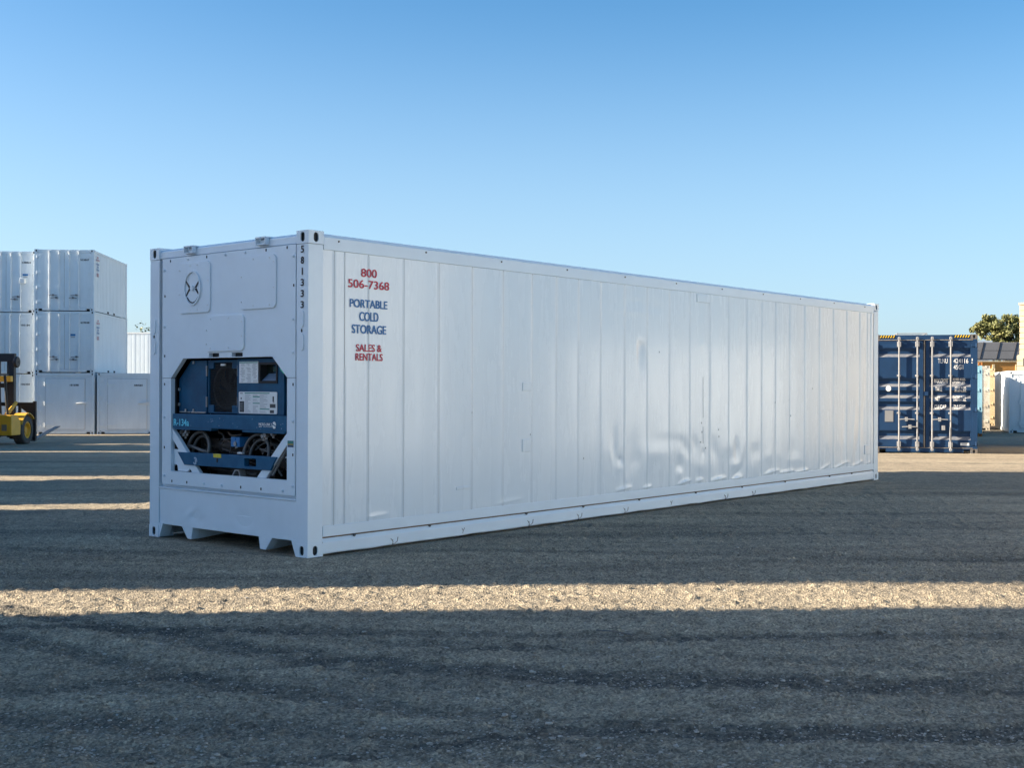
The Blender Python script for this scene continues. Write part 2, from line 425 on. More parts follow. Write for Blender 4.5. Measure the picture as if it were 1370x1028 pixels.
# loose stones on the yard, one object
def make_stones(n=16000):
    ico = bmesh.new(); bmesh.ops.create_icosphere(ico, subdivisions=1, radius=1)
    bv = np.array([v.co[:] for v in ico.verts]); bf = np.array([[v.index for v in f.verts] for f in ico.faces]); ico.free()
    rs = np.random.RandomState(11)
    u = rs.rand(n * 4)
    Y = 4.3 + (u ** 1.7) * 12.5; X = (rs.rand(n * 4) * 2 - 1) * (Y * 0.46 + 0.4)
    _, r = ruts(X, Y)
    cl = pnoise(X * 0.8, Y * 1.1)
    keep = rs.rand(n * 4) < np.clip(0.08 + 0.42 * r + 0.5 * cl, 0.03, 1)
    l1 = (X + 1.7993) * ux + (Y - 10.656) * uy; l2 = -(X + 1.7993) * uy + (Y - 10.656) * ux
    keep &= ~((l1 > -0.05) & (l1 < 12.3) & (l2 > -0.05) & (l2 < 2.5))
    X, Y = X[keep][:n], Y[keep][:n]; n = len(X)
    s = 0.0022 + 0.0034 * rs.rand(n) + 0.008 * rs.rand(n) ** 22
    z, _ = relief(X, Y); z = z + gz(X, Y)
    V = bv[None] * (1 + 0.35 * (rs.rand(n, len(bv), 1) - 0.5))
    V = V * np.stack([s * (1 + 0.8 * rs.rand(n)), s * (1 + 0.5 * rs.rand(n)), s * 0.62], -1)[:, None]
    a = rs.rand(n) * 6.28; ca, sa = np.cos(a)[:, None], np.sin(a)[:, None]
    V = np.stack([V[..., 0] * ca - V[..., 1] * sa + X[:, None], V[..., 0] * sa + V[..., 1] * ca + Y[:, None],
                  V[..., 2] + (z + s * 0.25)[:, None]], -1)
    F = (bf[None] + (np.arange(n) * len(bv))[:, None, None]).reshape(-1, 3)
    m = bpy.data.meshes.new('gravel_stones'); m.from_pydata(V.reshape(-1, 3).tolist(), [], F.tolist())
    mt = mat('loose_stones', (0.22, 0.20, 0.17), 0.85, col2=(0.50, 0.46, 0.40), vscale=18)
    m.materials.append(mt)
    o = bpy.data.objects.new('gravel_stones', m); C.objects.link(o); tag(o, kind='stuff')
make_stones()

# ------------------------------------------------------------------ container pieces shared by all
def casting(x0, y0, z0, sx, sy, sz, L=0.178, Wd=0.162, H=0.118, top=True):
    """corner casting: dark core under plates with slots; (x0,y0,z0) is the outer corner, s* point inwards"""
    mb = MB()
    t = 0.012
    def sp(o, s, a, b): return tuple(sorted((o + s * a, o + s * b)))
    X, Y, Z = sp(x0, sx, 0, L), sp(y0, sy, 0, Wd), sp(z0, sz, 0, H)
    mb.mi = 1
    mb.box((X[0] + 2 * t, Y[0] + 2 * t, Z[0] + t), (X[1] - 2 * t, Y[1] - 2 * t, Z[1] - t))
    mb.mi = 0
    cx, cy, cz = sum(X) / 2, sum(Y) / 2, sum(Z) / 2
    for d in (X[0], X[1] - t):   # across x
        mb.plate([(Y[0], Z[0]), (Y[1], Z[0]), (Y[1], Z[1]), (Y[0], Z[1])], 'x', d, d + t, [oval(cy, cz, 0.056, 0.086)])
    for d in (Y[0], Y[1] - t):
        mb.plate([(X[0] + t, Z[0]), (X[1] - t, Z[0]), (X[1] - t, Z[1]), (X[0] + t, Z[1])], 'y', d, d + t, [oval(cx, cz, 0.056, 0.086)])
    mb.box((X[0] + t, Y[0] + t, Z[0]), (X[1] - t, Y[1] - t, Z[0] + t))
    mb.box((X[0] + t, Y[0] + t, Z[1] - t), (X[1] - t, Y[1] - t, Z[1]))
    return mb

# ------------------------------------------------------------------ the big refrigerated container
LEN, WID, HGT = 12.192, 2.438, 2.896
def big_container():
    root = empty('refrigerated_container', (-1.7993, 10.6559, 0.0), R(90) - 0.700275,
                 'long white refrigerated container with PORTABLE COLD STORAGE lettering, alone in the middle of the yard',
                 'shipping container')
    # local axes: x along the length away from the viewer, y across towards the left, z up; front is x = 0, side y = 0
    for xs in (0, LEN):
        for ys in (0, WID):
            sx, sy = (1 if xs == 0 else -1), (1 if ys == 0 else -1)
            for zs in (0, HGT):
                casting(xs - sx * 0.004, ys - sy * 0.004, zs + (0.004 if zs else -0.006), sx, sy, 1 if zs == 0 else -1).build(
                    'corner_casting', ['white', 'slot'], root, bevel=0.006)
            p = MB()
            xa, xb = sorted((xs, xs + sx * 0.170)); ya, yb = sorted((ys, ys + sy * 0.158))
            p.box((xa, ya, 0.112), (xb, yb, 2.778))
            if xs == 0:
                for zc in (2.115, 1.906):
                    yy = 0.085 if ys == 0 else 2.366
                    p.plate(oval(yy, zc, 0.058, 0.15, 12), 'x', -0.010, 0.001)
            p.build('corner_post', 'white', root, bevel=0.008)
    for zc, y in ((2.009, 0.084), (2.009, 2.366)):
        MB().plate(oval(y, zc, 0.014, 0.03), 'x', -0.007, -0.002).build('drain_hole', 'slot', root)
    # number on the near post, written downwards
    for k, ch in enumerate('581333'):
        t = MB()
        zc = 2.732 - k * 0.0985
        w = 0.016 if ch == '1' else 0.044
        letters(t, ch, -w / 2, zc - 0.032, w / 2, zc + 0.032, lambda u, v: (-0.0035, 0.079 - u, v), 0.05)
        t.build('painted_digit', 'black_txt', root, smooth=0)
    # front: header, upper plate with the octagonal opening, jambs, sill
    h = MB(); h.plate([(0.014, 2.790), (0.014, 2.855), (0.05, 2.880), (0.09, 2.880), (0.09, 2.790)], 'y', 0.155, 2.284)
    h.build('front_header', 'white', root, bevel=0.006)
    for y0 in (1.675, 0.560):
        b = MB(); y1 = y0 + 0.150
        b.box((-0.035, y0, 2.868), (0.16, y1, 2.882)); b.box((-0.035, y0, 2.806), (0.012, y0 + 0.012, 2.867))
        b.box((-0.035, y1 - 0.012, 2.806), (0.012, y1, 2.867)); b.box((-0.035, y0 + 0.013, 2.806), (0.012, y1 - 0.013, 2.816))
        b.build('lifting_bracket', 'white', root, bevel=0.003)
    up = [(0.172, 1.592), (0.287, 1.592), (0.498, 1.782), (1.867, 1.782), (2.073, 1.592), (2.226, 1.592), (2.226, 2.783), (0.172, 2.783)]
    hol = [[(1.292, 1.790), (1.450, 1.790), (1.450, 1.828), (1.292, 1.828)], [(0.930, 1.790), (1.095, 1.790), (1.095, 1.828), (0.930, 1.828)]]
    up = MB().plate(up, 'x', -0.002, 0.045, hol); up.build('upper_front_panel', 'white', root, bevel=0.003)
    lo = [(0.172, 0.535), (2.226, 0.535), (2.226, 1.588), (2.073, 1.588), (2.073, 0.668), (0.287, 0.668), (0.287, 1.588), (0.172, 1.588)]
    MB().plate(lo, 'x', -0.002, 0.045).build('opening_frame', 'white', root, bevel=0.003)
    MB().box((0.048, 0.150, 0.50), (0.07, 0.286, 2.80)).box((0.048, 2.08, 0.50), (0.07, 2.29, 2.80)).box(
        (0.05, 0.29, 1.795), (0.07, 2.07, 2.79)).build('backing_plate', 'slot', root)
    # bolts round the plates
    pts = [(2.086, 2.754), (1.793, 2.752), (1.488, 2.757), (1.19, 2.755), (0.892, 2.758), (0.587, 2.759), (0.288, 2.761),
           (0.197, 2.677), (0.195, 2.417), (0.2, 2.112), (0.203, 1.813), (2.187, 2.666), (2.178, 2.408), (2.182, 2.103), (2.18, 1.811),
           (2.18, 1.53), (2.18, 1.2), (2.18, 0.9), (2.18, 0.62), (0.20, 1.53), (0.20, 1.2), (0.20, 0.9), (0.20, 0.62),
           (2.05, 0.57), (1.8, 0.57), (1.52, 0.57), (1.24, 0.57), (0.95, 0.57), (0.65, 0.57), (0.34, 0.57)]
    dk = {0, 2, 5, 6, 8, 12, 14, 15, 17, 19, 21, 23, 24, 27, 28}
    for i, (y, z) in enumerate(pts):
        if i in dk: MB().plate(oval(y, z, 0.013, 0.026), 'x', -0.006, -0.001).build('bolt_hole', 'slot', root)
        else: MB().tube([(-0.001, y, z), (-0.013, y, z)], 0.012, 8).tube([(-0.012, y, z), (-0.02, y, z)], 0.006, 6).build('panel_bolt', 'white', root)
    # three rounded hatch covers
    def hatch(y0, z0, y1, z1):
        o = MB().plate(rrect(y0, z0, y1, z1, 0.05), 'x', -0.017, -0.001).build('hatch_cover', 'white', root, bevel=0.007)
        for k in range(4):
            for (yy, zz) in ((y0 + 0.05 + (y1 - y0 - 0.1) * (k + .3) / 3.6, z1 - 0.03), (y0 + 0.05 + (y1 - y0 - 0.1) * (k + .3) / 3.6, z0 + 0.03),
                             (y0 + 0.03, z0 + 0.07 + (z1 - z0 - 0.14) * k / 3), (y1 - 0.03, z0 + 0.07 + (z1 - z0 - 0.14) * k / 3)):
                if (k + int(yy * 100)) % 2: MB().tube([(-0.016, yy, zz), (-0.023, yy, zz)], 0.007, 6).build('screw', 'white_old', o)
        return o
    h1 = hatch(1.420, 2.223, 1.938, 2.716); hatch(0.432, 2.225, 0.962, 2.715); hatch(0.896, 1.844, 1.501, 2.184)
    v = MB().plate(ell(1.688, 2.465, 0.136, 0.170, 40), 'x', -0.034, -0.0165,
                   [ell(1.688, 2.465, 0.119, 0.153, 40)]).build('vent_ring', 'white', h1, bevel=0.003)
    v = MB(); v.mi = 0; v.plate(ell(1.688, 2.465, 0.118, 0.152, 40), 'x', -0.020, -0.0167)
    v.mi = 1
    for sg in (1, -1):
        c0 = 1.688
        v.plate([(c0 + sg * 0.030, 2.468), (c0 + sg * 0.108, 2.545), (c0 + sg * 0.115, 2.535), (c0 + sg * 0.060, 2.466)], 'x', -0.024, -0.0195)
        v.plate([(c0 + sg * 0.034, 2.458), (c0 + sg * 0.060, 2.464), (c0 + sg * 0.112, 2.395), (c0 + sg * 0.104, 2.385)], 'x', -0.024, -0.0195)
    v.plate(ell(1.688, 2.465, 0.114, 0.147, 20, 218, 322) + ell(1.688, 2.465, 0.104, 0.136, 20, 322, 218), 'x', -0.024, -0.0195)
    v.plate(ell(1.688, 2.465, 0.117, 0.150, 14, 150, 212) + ell(1.688, 2.465, 0.108, 0.140, 14, 212, 150), 'x', -0.024, -0.0195)
    v.mi = 0; v.plate(ell(1.688, 2.466, 0.022, 0.026, 16), 'x', -0.038, -0.0195)
    v.build('vent_dial', ['white', 'slot'], h1, bevel=0.0015)
    # ---------------- machinery in the opening
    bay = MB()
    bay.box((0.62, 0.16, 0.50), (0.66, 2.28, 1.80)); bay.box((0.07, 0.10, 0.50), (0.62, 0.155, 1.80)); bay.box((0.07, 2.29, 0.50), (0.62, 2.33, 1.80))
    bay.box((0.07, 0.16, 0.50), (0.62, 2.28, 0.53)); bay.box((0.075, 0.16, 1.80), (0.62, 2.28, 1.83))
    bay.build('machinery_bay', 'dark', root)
    cs = MB()
    cs.plate([(1.86, 1.245), (2.062, 1.245), (2.062, 1.58), (1.86, 1.765)], 'x', 0.085, 0.30)
    cs.plate([(1.590, 1.245), (1.855, 1.245), (1.855, 1.765), (1.590, 1.765)], 'x', 0.075, 0.30)
    cs.build('condenser_panel', 'casing', root, bevel=0.006)
    MB().box((0.068, 1.60, 1.25), (0.0745, 1.84, 1.262)).build('edge_strip', 'alu', root); MB().box((0.078, 1.87, 1.25), (0.0845, 2.05, 1.262)).build('edge_strip', 'alu', root)
    for y, z in ((2.04, 1.48), (2.04, 1.33), (1.93, 1.272), (1.80, 1.272), (1.80, 1.745)): MB().box((0.066, y - 0.012, z - 0.014), (0.078, y + 0.012, z + 0.014)).build('clip', 'alu', root)
    ff = MB()
    ff.plate([(1.106, 1.25), (1.578, 1.25), (1.578, 1.765), (1.106, 1.765)], 'x', 0.082, 0.16,
             [[(1.20, 1.262), (1.49, 1.262), (1.49, 1.33), (1.562, 1.33), (1.562, 1.68), (1.49, 1.68), (1.49, 1.74), (1.20, 1.74), (1.20, 1.68), (1.125, 1.68), (1.125, 1.33), (1.20, 1.33)]])
    ff.build('fan_surround', 'casing', root, bevel=0.004)
    fg = MB()
    for k in range(30):
        y = 1.126 + 0.435 * (k + 0.5) / 30; fg.box((0.098, y - 0.0016, 1.265), (0.1012, y + 0.0016, 1.74))
    for k in range(32):
        z = 1.265 + 0.475 * (k + 0.5) / 32; fg.box((0.0945, 1.126, z - 0.0016), (0.0977, 1.561, z + 0.0016))
    fg.build('fan_grille', 'dark', root, smooth=0)
    fn = MB()
    for k in range(6):
        a = R(60 * k + 12)
        for j in range(5):
            r0, r1 = 0.05 + 0.028 * j, 0.05 + 0.028 * (j + 1)
            w = 0.035 + 0.012 * j
            c_, s_ = math.cos(a + 0.1 * j), math.sin(a + 0.1 * j)
            fn.face([fn.bm.verts.new(p) for p in (
                (0.17, 1.342 + r0 * c_ - w * s_, 1.50 + r0 * s_ + w * c_), (0.17, 1.342 + r1 * c_ - w * s_, 1.50 + r1 * s_ + w * c_),
                (0.20, 1.342 + r1 * c_ + w * s_, 1.50 + r1 * s_ - w * c_), (0.20, 1.342 + r0 * c_ + w * s_, 1.50 + r0 * s_ - w * c_))])
    fn.build('fan_blades', 'oily', root)
    hb = MB().lathe([(0.0, 0.0), (0.0, 0.045), (0.05, 0.05), (0.05, 0.0)], (0.15, 1.342, 1.50), 'x', 20)
    MB().lathe([(0, 0.192), (0, 0.215), (0.06, 0.215), (0.06, 0.192)], (0.125, 1.342, 1.50), 'x', 40).build('fan_shroud', mat('grey_shroud', (0.07, 0.075, 0.08), 0.6), root)
    hb.build('fan_hub', 'oily', root)
    MB().box((0.078, 1.31, 1.708), (0.0935, 1.375, 1.728)).build('fan_label', 'paper', root)
    for y in (1.586, 1.096):
        for z in (1.66, 1.36): MB().box((0.066, y - 0.006, z - 0.05), (0.083, y + 0.006, z + 0.05)).build('fan_hinge', 'alu', root)
    cb = MB()
    cb.plate([(0.395, 1.245), (1.088, 1.245), (1.088, 1.768), (0.500, 1.768), (0.395, 1.69)], 'x', 0.055, 0.33, [[(0.50, 1.555), (0.735, 1.555), (0.735, 1.718), (0.50, 1.718)]])
    cb.build('control_box', 'casing', root, bevel=0.006)
    dp = MB()
    dp.plate([(0.484, 1.54), (0.752, 1.54), (0.752, 1.734), (0.484, 1.734)], 'x', 0.046, 0.0545, [[(0.503, 1.560), (0.730, 1.560), (0.730, 1.712), (0.503, 1.712)]])
    dp.mi = 1; dp.box((0.125, 0.503, 1.58), (0.14, 0.73, 1.712))
    dp.mi = 2
    vs = [dp.bm.verts.new(p) for p in ((0.062, 0.506, 1.564), (0.062, 0.727, 1.564), (0.124, 0.70, 1.632), (0.124, 0.506, 1.632))]
    dp.face(vs)
    dp.mi = 0
    for a_, b_ in (((0.056, 0.5005, 1.556), (0.15, 0.5025, 1.717)), ((0.056, 0.7305, 1.556), (0.15, 0.7345, 1.717)), ((0.056, 0.503, 1.713), (0.15, 0.73, 1.7175)), ((0.056, 0.503, 1.5555), (0.15, 0.73, 1.563)), ((0.15, 0.501, 1.556), (0.16, 0.734, 1.717))): dp.box(a_, b_)
    dp.build('control_display', ['dark', 'screen', 'keypad'], root, smooth=0)
    MB().box((0.118, 0.53, 1.652), (0.1245, 0.63, 1.69)).build('display_readout', mat('dark_green_lcd', (0.035, 0.06, 0.03), 0.2), root)
    # printed instruction sheets
    s1 = MB(); s1.box((0.048, 0.765, 1.543), (0.0545, 1.045, 1.743)); s1.mi = 2; s1.box((0.046, 0.770, 1.730), (0.0475, 1.040, 1.738))
    s1.mi = 1
    rs = random.Random(4)
    for c0 in (0.772, 0.862, 0.955):
        for r_ in range(15):
            z = 1.552 + r_ * 0.0117
            if rs.random() < 0.9: s1.box((0.0466, c0 + rs.random() * 0.03, z), (0.0476, c0 + 0.05 + rs.random() * 0.03, z + 0.006))
    s1.build('instruction_sheet', ['paper', 'greyink', 'green'], root, smooth=0)
    s2 = MB(); s2.plate(rrect(0.489, 1.258, 1.050, 1.461, 0.012), 'x', 0.048, 0.0545)
    def bar(y0, z0, y1, z1, mi): s2.mi = mi; s2.box((0.0465, min(y0, y1), z0), (0.0476, max(y0, y1), z1))
    bar(0.96, 1.444, 0.595, 1.453, 2); bar(0.838, 1.410, 0.738, 1.420, 2); bar(0.838, 1.350, 0.738, 1.359, 2); bar(0.735, 1.297, 0.595, 1.306, 2)
    bar(1.038, 1.27, 0.968, 1.372, 3); bar(0.588, 1.315, 0.508, 1.350, 3); bar(0.588, 1.266, 0.530, 1.294, 3); bar(1.02, 1.39, 1.005, 1.407, 3)
    bar(0.55, 1.372, 0.53, 1.42, 3); bar(0.545, 1.362, 0.525, 1.369, 3); bar(1.03, 1.443, 0.99, 1.449, 3)
    for (c0, w) in ((0.955, 0.10), (0.838, 0.09), (0.735, 0.125)):
        for r_ in range(17):
            z = 1.268 + r_ * 0.0103
            if any(abs(z - q) < 0.012 for q in ((1.410, 1.350) if c0 == 0.838 else (1.297,) if c0 == 0.735 else ())): continue
            bar(c0, z, c0 - w * (0.4 + 0.5 * rs.random()), z + 0.0045, 1)
    for k in range(4): bar(1.028, 1.345 - 0.018 * k, 0.982, 1.350 - 0.018 * k, 1)
    s2.build('instruction_sheet', ['paper', 'greyink', 'green', 'ink'], root, smooth=0)
    MB().plate([(0.449, 1.672), (0.378, 1.674), (0.325, 1.628), (0.396, 1.628)], 'x', 0.046, 0.0535).build('green_tape', 'lime', root, smooth=0)
    # blue band with lettering, stepped lower edge
    bd = MB().plate([(0.300, 1.245), (0.300, 1.112), (0.345, 1.082), (0.95, 1.082), (0.95, 1.108), (1.43, 1.108), (1.43, 1.082), (2.02, 1.082), (2.062, 1.100), (2.062, 1.238)], 'x', 0.012, 0.10)
    bd.build('blue_crossbar', 'band', root, bevel=0.004)
    MB().box((0.008, 0.95, 1.1045), (0.0115, 2.0, 1.1075)).box((0.008, 0.31, 1.105), (0.0115, 0.94, 1.108)).build('crossbar_fold', 'casing', root)
    t = MB(); letters(t, 'R-134a', -2.040, 1.120, -1.785, 1.188, lambda u, v: (0.0095, -u, v), 0.04)
    t.build('refrigerant_lettering', 'cyan_txt', root, smooth=0)
    t = MB(); letters(t, 'MICRO-LINK 2', -0.701, 1.150, -0.512, 1.176, lambda u, v: (0.0095, -u, v), 0.035)
    t.plate(ell(0.478, 1.161, 0.024, 0.030, 20, 25, 195), 'x', 0.0075, 0.0105); t.plate(ell(0.478, 1.154, 0.024, 0.028, 20, 205, 375), 'x', 0.0075, 0.0105)
    for k in range(9): t.box((0.0095, 0.66 - k * 0.0, 1.138), (0.0105, 0.70, 1.144)) if k == 0 else t.box((0.0095, 0.64 - k * 0.016, 1.139), (0.0105, 0.65 - k * 0.016, 1.143))
    t.build('controller_lettering', 'white_txt', root, smooth=0)
    chip = mat('chipped_paint', (0.16, 0.26, 0.36), 0.6); rs2 = random.Random(9)
    for k in range(20):
        y, z = (0.35 + rs2.random() * 1.6, 1.12 + rs2.random() * 0.11) if k < 14 else (1.40 + 0.05 * rs2.random(), 1.165 + 0.03 * rs2.random())
        MB().plate(ell(y, z, 0.003 + 0.006 * rs2.random(), 0.003 + 0.004 * rs2.random(), 7), 'x', 0.0105, 0.0118).build('paint_chip', chip, root, smooth=0)
    lb = MB().plate([(0.432, 0.871), (1.964, 0.861), (1.849, 0.740), (0.525, 0.744)], 'x', 0.000, 0.06,
                    [rrect(0.729, 0.769, 0.904, 0.842, 0.014)])
    lb.build('blue_lower_bar', 'band', root, bevel=0.003)
    MB().box((-0.004, 1.252, 0.831), (-0.0008, 1.373, 0.867)).build('yellow_label', 'yellow_label', root)
    MB().plate(oval(1.314, 0.806, 0.024, 0.04), 'x', -0.0045, -0.0008).build('bar_slot', 'slot', root)
    sc = MB()
    for a0, a1 in ((60, 200), (220, 330)): sc.plate(ell(1.668, 0.785, 0.034, 0.036, 14, a0, a1) + ell(1.668, 0.785, 0.022, 0.022, 14, a1, a0), 'x', -0.003, -0.0008)
    sc.box((-0.003, 1.655, 0.765), (-0.0008, 1.668, 0.80))
    sc.build('worn_emblem', mat('worn_white_mark', (0.35, 0.45, 0.55), 0.6), root, smooth=0)
    # white diagonal braces and gussets
    MB().plate([(2.071, 1.092), (2.071, 0.990), (1.740, 0.669), (1.612, 0.669)], 'x', 0.0145, 0.055).build('diagonal_brace', 'white', root, bevel=0.003)
    MB().plate([(0.289, 1.108), (0.289, 1.004), (0.606, 0.669), (0.735, 0.669)], 'x', 0.0145, 0.055).build('diagonal_brace', 'white', root, bevel=0.003)
    MB().plate([(2.070, 0.885), (1.968, 0.885), (1.80, 0.70), (1.835, 0.672), (2.000, 0.672), (2.010, 0.725), (2.045, 0.74), (2.070, 0.72)], 'x', 0.032, 0.05).build('brace_gusset', 'white', root, bevel=0.002)
    MB().tube([(0.03, 0.29 + 0.012, 1.0), (0.03, 0.60, 0.672)], 0.010, 8).tube([(0.05, 0.55, 0.70), (0.07, 0.38, 0.93)], 0.013, 8).build('drain_pipe', 'alu', root)
    def hose(pts, r, x=0.12): MB().tube(smooth_path([(x + 0.05 * math.sin(3 * i), y, z) for i, (y, z) in enumerate(pts)]), r, 8).build('hose', 'hose', root, smooth=60)
    def loop(cy, cz, ry, rz, r, x, a0=-25, a1=205):
        pts = [(x + 0.03 * math.sin(R(a0 + (a1 - a0) * k / 18)), cy + ry * math.cos(R(a0 + (a1 - a0) * k / 18)), cz + rz * math.sin(R(a0 + (a1 - a0) * k / 18))) for k in range(19)]
        MB().tube(pts, r, 8).build('hose', 'hose', root, smooth=60)
    loop(1.77, .895, .175, .165, .017, .11); loop(1.785, .885, .125, .135, .016, .15)
    loop(.865, .885, .185, .175, .015, .11); loop(.865, .875, .140, .135, .014, .15)
    hose([(1.95, .9), (1.88, .915), (1.66, .88), (1.61, .87)], 0.017, 0.10)
    hose([(1.52, .88), (1.52, 1.02), (1.57, 1.06), (1.62, 1.06)], 0.010, 0.22)
    hose([(.99, .91), (.89, .97), (.76, .98), (.68, .95), (.63, .90)], 0.008, 0.2)
    hose([(.91, .87), (.85, .94), (.7, .97)], 0.008, 0.22)
    hose([(1.02, .82), (.97, .77), (.91, .77)], 0.011, 0.10)
    hose([(1.06, .72), (.98, .685), (.85, .69)], 0.013, 0.12)
    hose([(.47, 1.02), (.44, .9), (.52, .78), (.50, .69)], 0.012, 0.1)
    hose([(.37, .98), (.40, .85), (.36, .70)], 0.010, 0.14)
    mc = MB()
    mc.lathe([(0, 0), (0, .09), (.34, .09), (.34, 0)], (0.30, 1.25, 0.93), 'y', 20); mc.lathe([(0, 0), (0, .07), (.22, .07), (.22, 0)], (0.25, 1.08, 0.96), 'y', 18)
    mc.box((0.28, 0.80, 0.55), (0.5, 1.7, 0.72)); mc.box((0.34, 0.5, 0.74), (0.5, 0.9, 0.95)); mc.box((0.30, 1.70, 0.75), (0.48, 2.0, 1.0))
    mc.tube([(0.2, 1.75, .70), (0.2, 1.2, .69), (.22, .7, .71)], 0.012, 8); mc.tube([(0.2, 1.5, .9), (0.22, 1.3, .86), (.2, 1.05, .87)], 0.014, 8)
    mc.build('compressor', 'oily', root)
    rc_ = random.Random(31)
    for k in range(16):
        y0 = rc_.uniform(.55, 1.9); z0 = rc_.uniform(.70, .95)
        pts = [(rc_.uniform(.16, .26), y0 + rc_.uniform(-.25, .25), z0 + rc_.uniform(-.06, .15)) for _ in range(4)]
        MB().tube(smooth_path(pts), rc_.uniform(.004, .009), 6).build('cable', ['oily', 'hose', 'pipe'][k % 3], root, smooth=60)
    for pts in ([(1.46, .95), (1.40, .99), (1.28, .96)], [(1.2, .88), (1.02, .90), (1.06, .97)], [(1.15, 1.05), (1.3, 1.04), (1.36, 1.07)]):
        MB().tube(smooth_path([(0.16, y, z) for y, z in pts]), 0.009, 7).build('copper_pipe', 'pipe', root)
    for y, z in ((2.02, 1.05), (1.97, 1.03), (1.94, 1.06), (0.74, 1.05), (.7, 1.06), (1.15, .965), (.60, 1.075), (0.36, .8), (.34, .69), (.35, .76)):
        MB().tube([(0.12, y, z), (0.075, y, z)], 0.02, 8).tube([(0.10, y, z - 0.04), (0.10, y, z + 0.03)], 0.012, 8).build('pipe_fitting', 'alu', root)
    rc = MB()
    for k in range(9): rc.box((0.12, 0.30 + 0.02 * (k % 2), 1.26 + k * 0.035), (0.16, 0.36, 1.28 + k * 0.035))
    rc.build('terminal_strip', 'casing', root)
    MB().box((0.09, 1.091, 0.937), (0.24, 1.226, 1.029)).box((0.085, 1.15, 0.94), (0.0895, 1.156, 1.026)).build('junction_box', 'bright_blue', root, bevel=0.006)
    MB().box((0.07, 1.03, 0.874), (0.10, 1.10, 0.888)).box((0.07, 0.34, 0.86), (0.10, 0.40, 0.872)).build('cable_tag', 'paper', root)
    MB().plate([(1.13, .669), (1.085, .728), (1.025, .728), (1.0, .669), (1.012, .669), (1.035, .716), (1.077, .716), (1.115, .669)], 'x', 0.03, 0.10).build('drip_bracket', 'galv', root)
    sk = MB(); sk.box((-0.0045, 0.192, 0.967), (-0.0025, 0.273, 1.026)); sk.mi = 1; sk.box((-0.0055, 0.196, 0.969), (-0.0047, 0.270, 0.985))
    sk.mi = 2; sk.box((-0.0055, 0.196, 0.988), (-0.0047, 0.270, 0.998)); sk.mi = 3; sk.box((-0.0055, 0.196, 1.0), (-0.0047, 0.270, 1.022))
    sk.build('warning_sticker', [mat('sticker_dark', (0.08, 0.12, 0.14), 0.5), mat('sticker_navy', (0.02, 0.06, 0.15), 0.5), mat('sticker_ochre', (0.35, 0.27, 0.05), 0.5), mat('sticker_teal', (0.03, 0.2, 0.18), 0.5)], root, smooth=0)
    # lower front panel: dented sheet with a ledge, feet underneath
    lp = MB()
    nY, nZ = 100, 40
    g = [[None] * (nZ + 1) for _ in range(nY + 1)]
    for i in range(nY + 1):
        for j in range(nZ + 1):
            y = 0.158 + (2.277 - 0.158) * i / nY; z = 0.133 + (0.485 - 0.133) * j / nZ
            d_ = 0.010 + 0.006 * math.exp(-((y - 1.72) / .13) ** 2 - ((z - .26) / .05) ** 2) * math.sin(30 * (y + z)) \
                + 0.013 * math.exp(-((y - .92) / .10) ** 2 - ((z - .27) / .07) ** 2) + 0.009 * math.exp(-((y - 1.62) / .10) ** 2 - ((z - .22) / .06) ** 2) \
                + 0.003 * math.sin(y * 3.1) * math.sin(z * 9)
            g[i][j] = lp.bm.verts.new((d_, y, z))
    for i in range(nY):
        for j in range(nZ): lp.face([g[i][j], g[i + 1][j], g[i + 1][j + 1], g[i][j + 1]])
    lp.sweep([(0.010, 0.485), (-0.002, 0.492), (-0.002, 0.502), (0.04, 0.512), (0.046, 0.53)], 'y', 0.158, 2.277)
    lp.sweep([(0.010, 0.133), (0.016, 0.128), (0.10, 0.128)], 'y', 0.158, 2.277)
    lp.build('lower_front_panel', 'white', root)
    MB().plate([(0.012, 0.30), (0.08, 0.30), (0.08, 0.132), (0.02, 0.132)], 'y', 0.16, 2.27).build('front_sill', 'white', root)
    for (a, b_, c_, e_) in ((1.910, 1.808, 1.748, 1.722), (0.704, 0.682, 0.598, 0.503)):
        f = MB(); f.plate([(a, 0.137), (b_, 0.016), (c_, 0.014), (e_, 0.137)], 'x', 0.012, 0.10)
        vs = [f.bm.verts.new(p) for p in ((0.10, b_, 0.014), (0.10, c_, 0.014), (1.2, c_, 0.10), (1.2, b_, 0.10), (0.10, a, 0.14), (0.10, e_, 0.14), (1.2, e_, 0.14), (1.2, a, 0.14))]
        for q_ in ((0, 1, 2, 3), (1, 5, 6, 2), (0, 3, 7, 4)): f.face([vs[i] for i in q_])
        f.build('skid_foot', 'white', root, bevel=0.004)
    for y0, y1, s in ((0.158, 0.228, 1), (2.28, 2.21, -1)):
        MB().plate([(y0, 0.14), (y0, 0.0), (y0 + s * 0.012, 0.0), (y1, 0.14)], 'x', 0.002, 0.12).build('casting_gusset', 'white', root)
    MB().box((0.3, 0.08, 0.14), (LEN - 0.1, WID - 0.08, 0.20)).box((0.9, 0.3, 0.05), (1.0, 2.1, 0.139)).box((2.2, 0.3, 0.05), (2.3, 2.1, 0.139)).build('underframe', 'slot', root)
    # ---------------- right side: seams, dents, rails
    seams = [0.303, 0.428, 0.724, 1.186, 1.673, 2.164, 2.651, 3.134, 3.559, 3.96, 4.388, 4.877, 5.365, 5.858, 6.342, 6.832,
             7.317, 7.816, 8.239, 8.639, 9.068, 9.545, 10.036, 10.52, 11.002, 11.478, 11.768, 11.896]
    xs = set(np.arange(0.172, 12.025, 0.024).round(4))
    for s_ in seams:
        xs = {x for x in xs if abs(x - s_) > 0.014}
        xs |= {round(s_ + d_, 4) for d_ in (-0.009, -0.004, 0.0, 0.007, 0.011)}
    xs = np.array(sorted(xs)); zs = np.arange(0.262, 2.745, 0.0125)
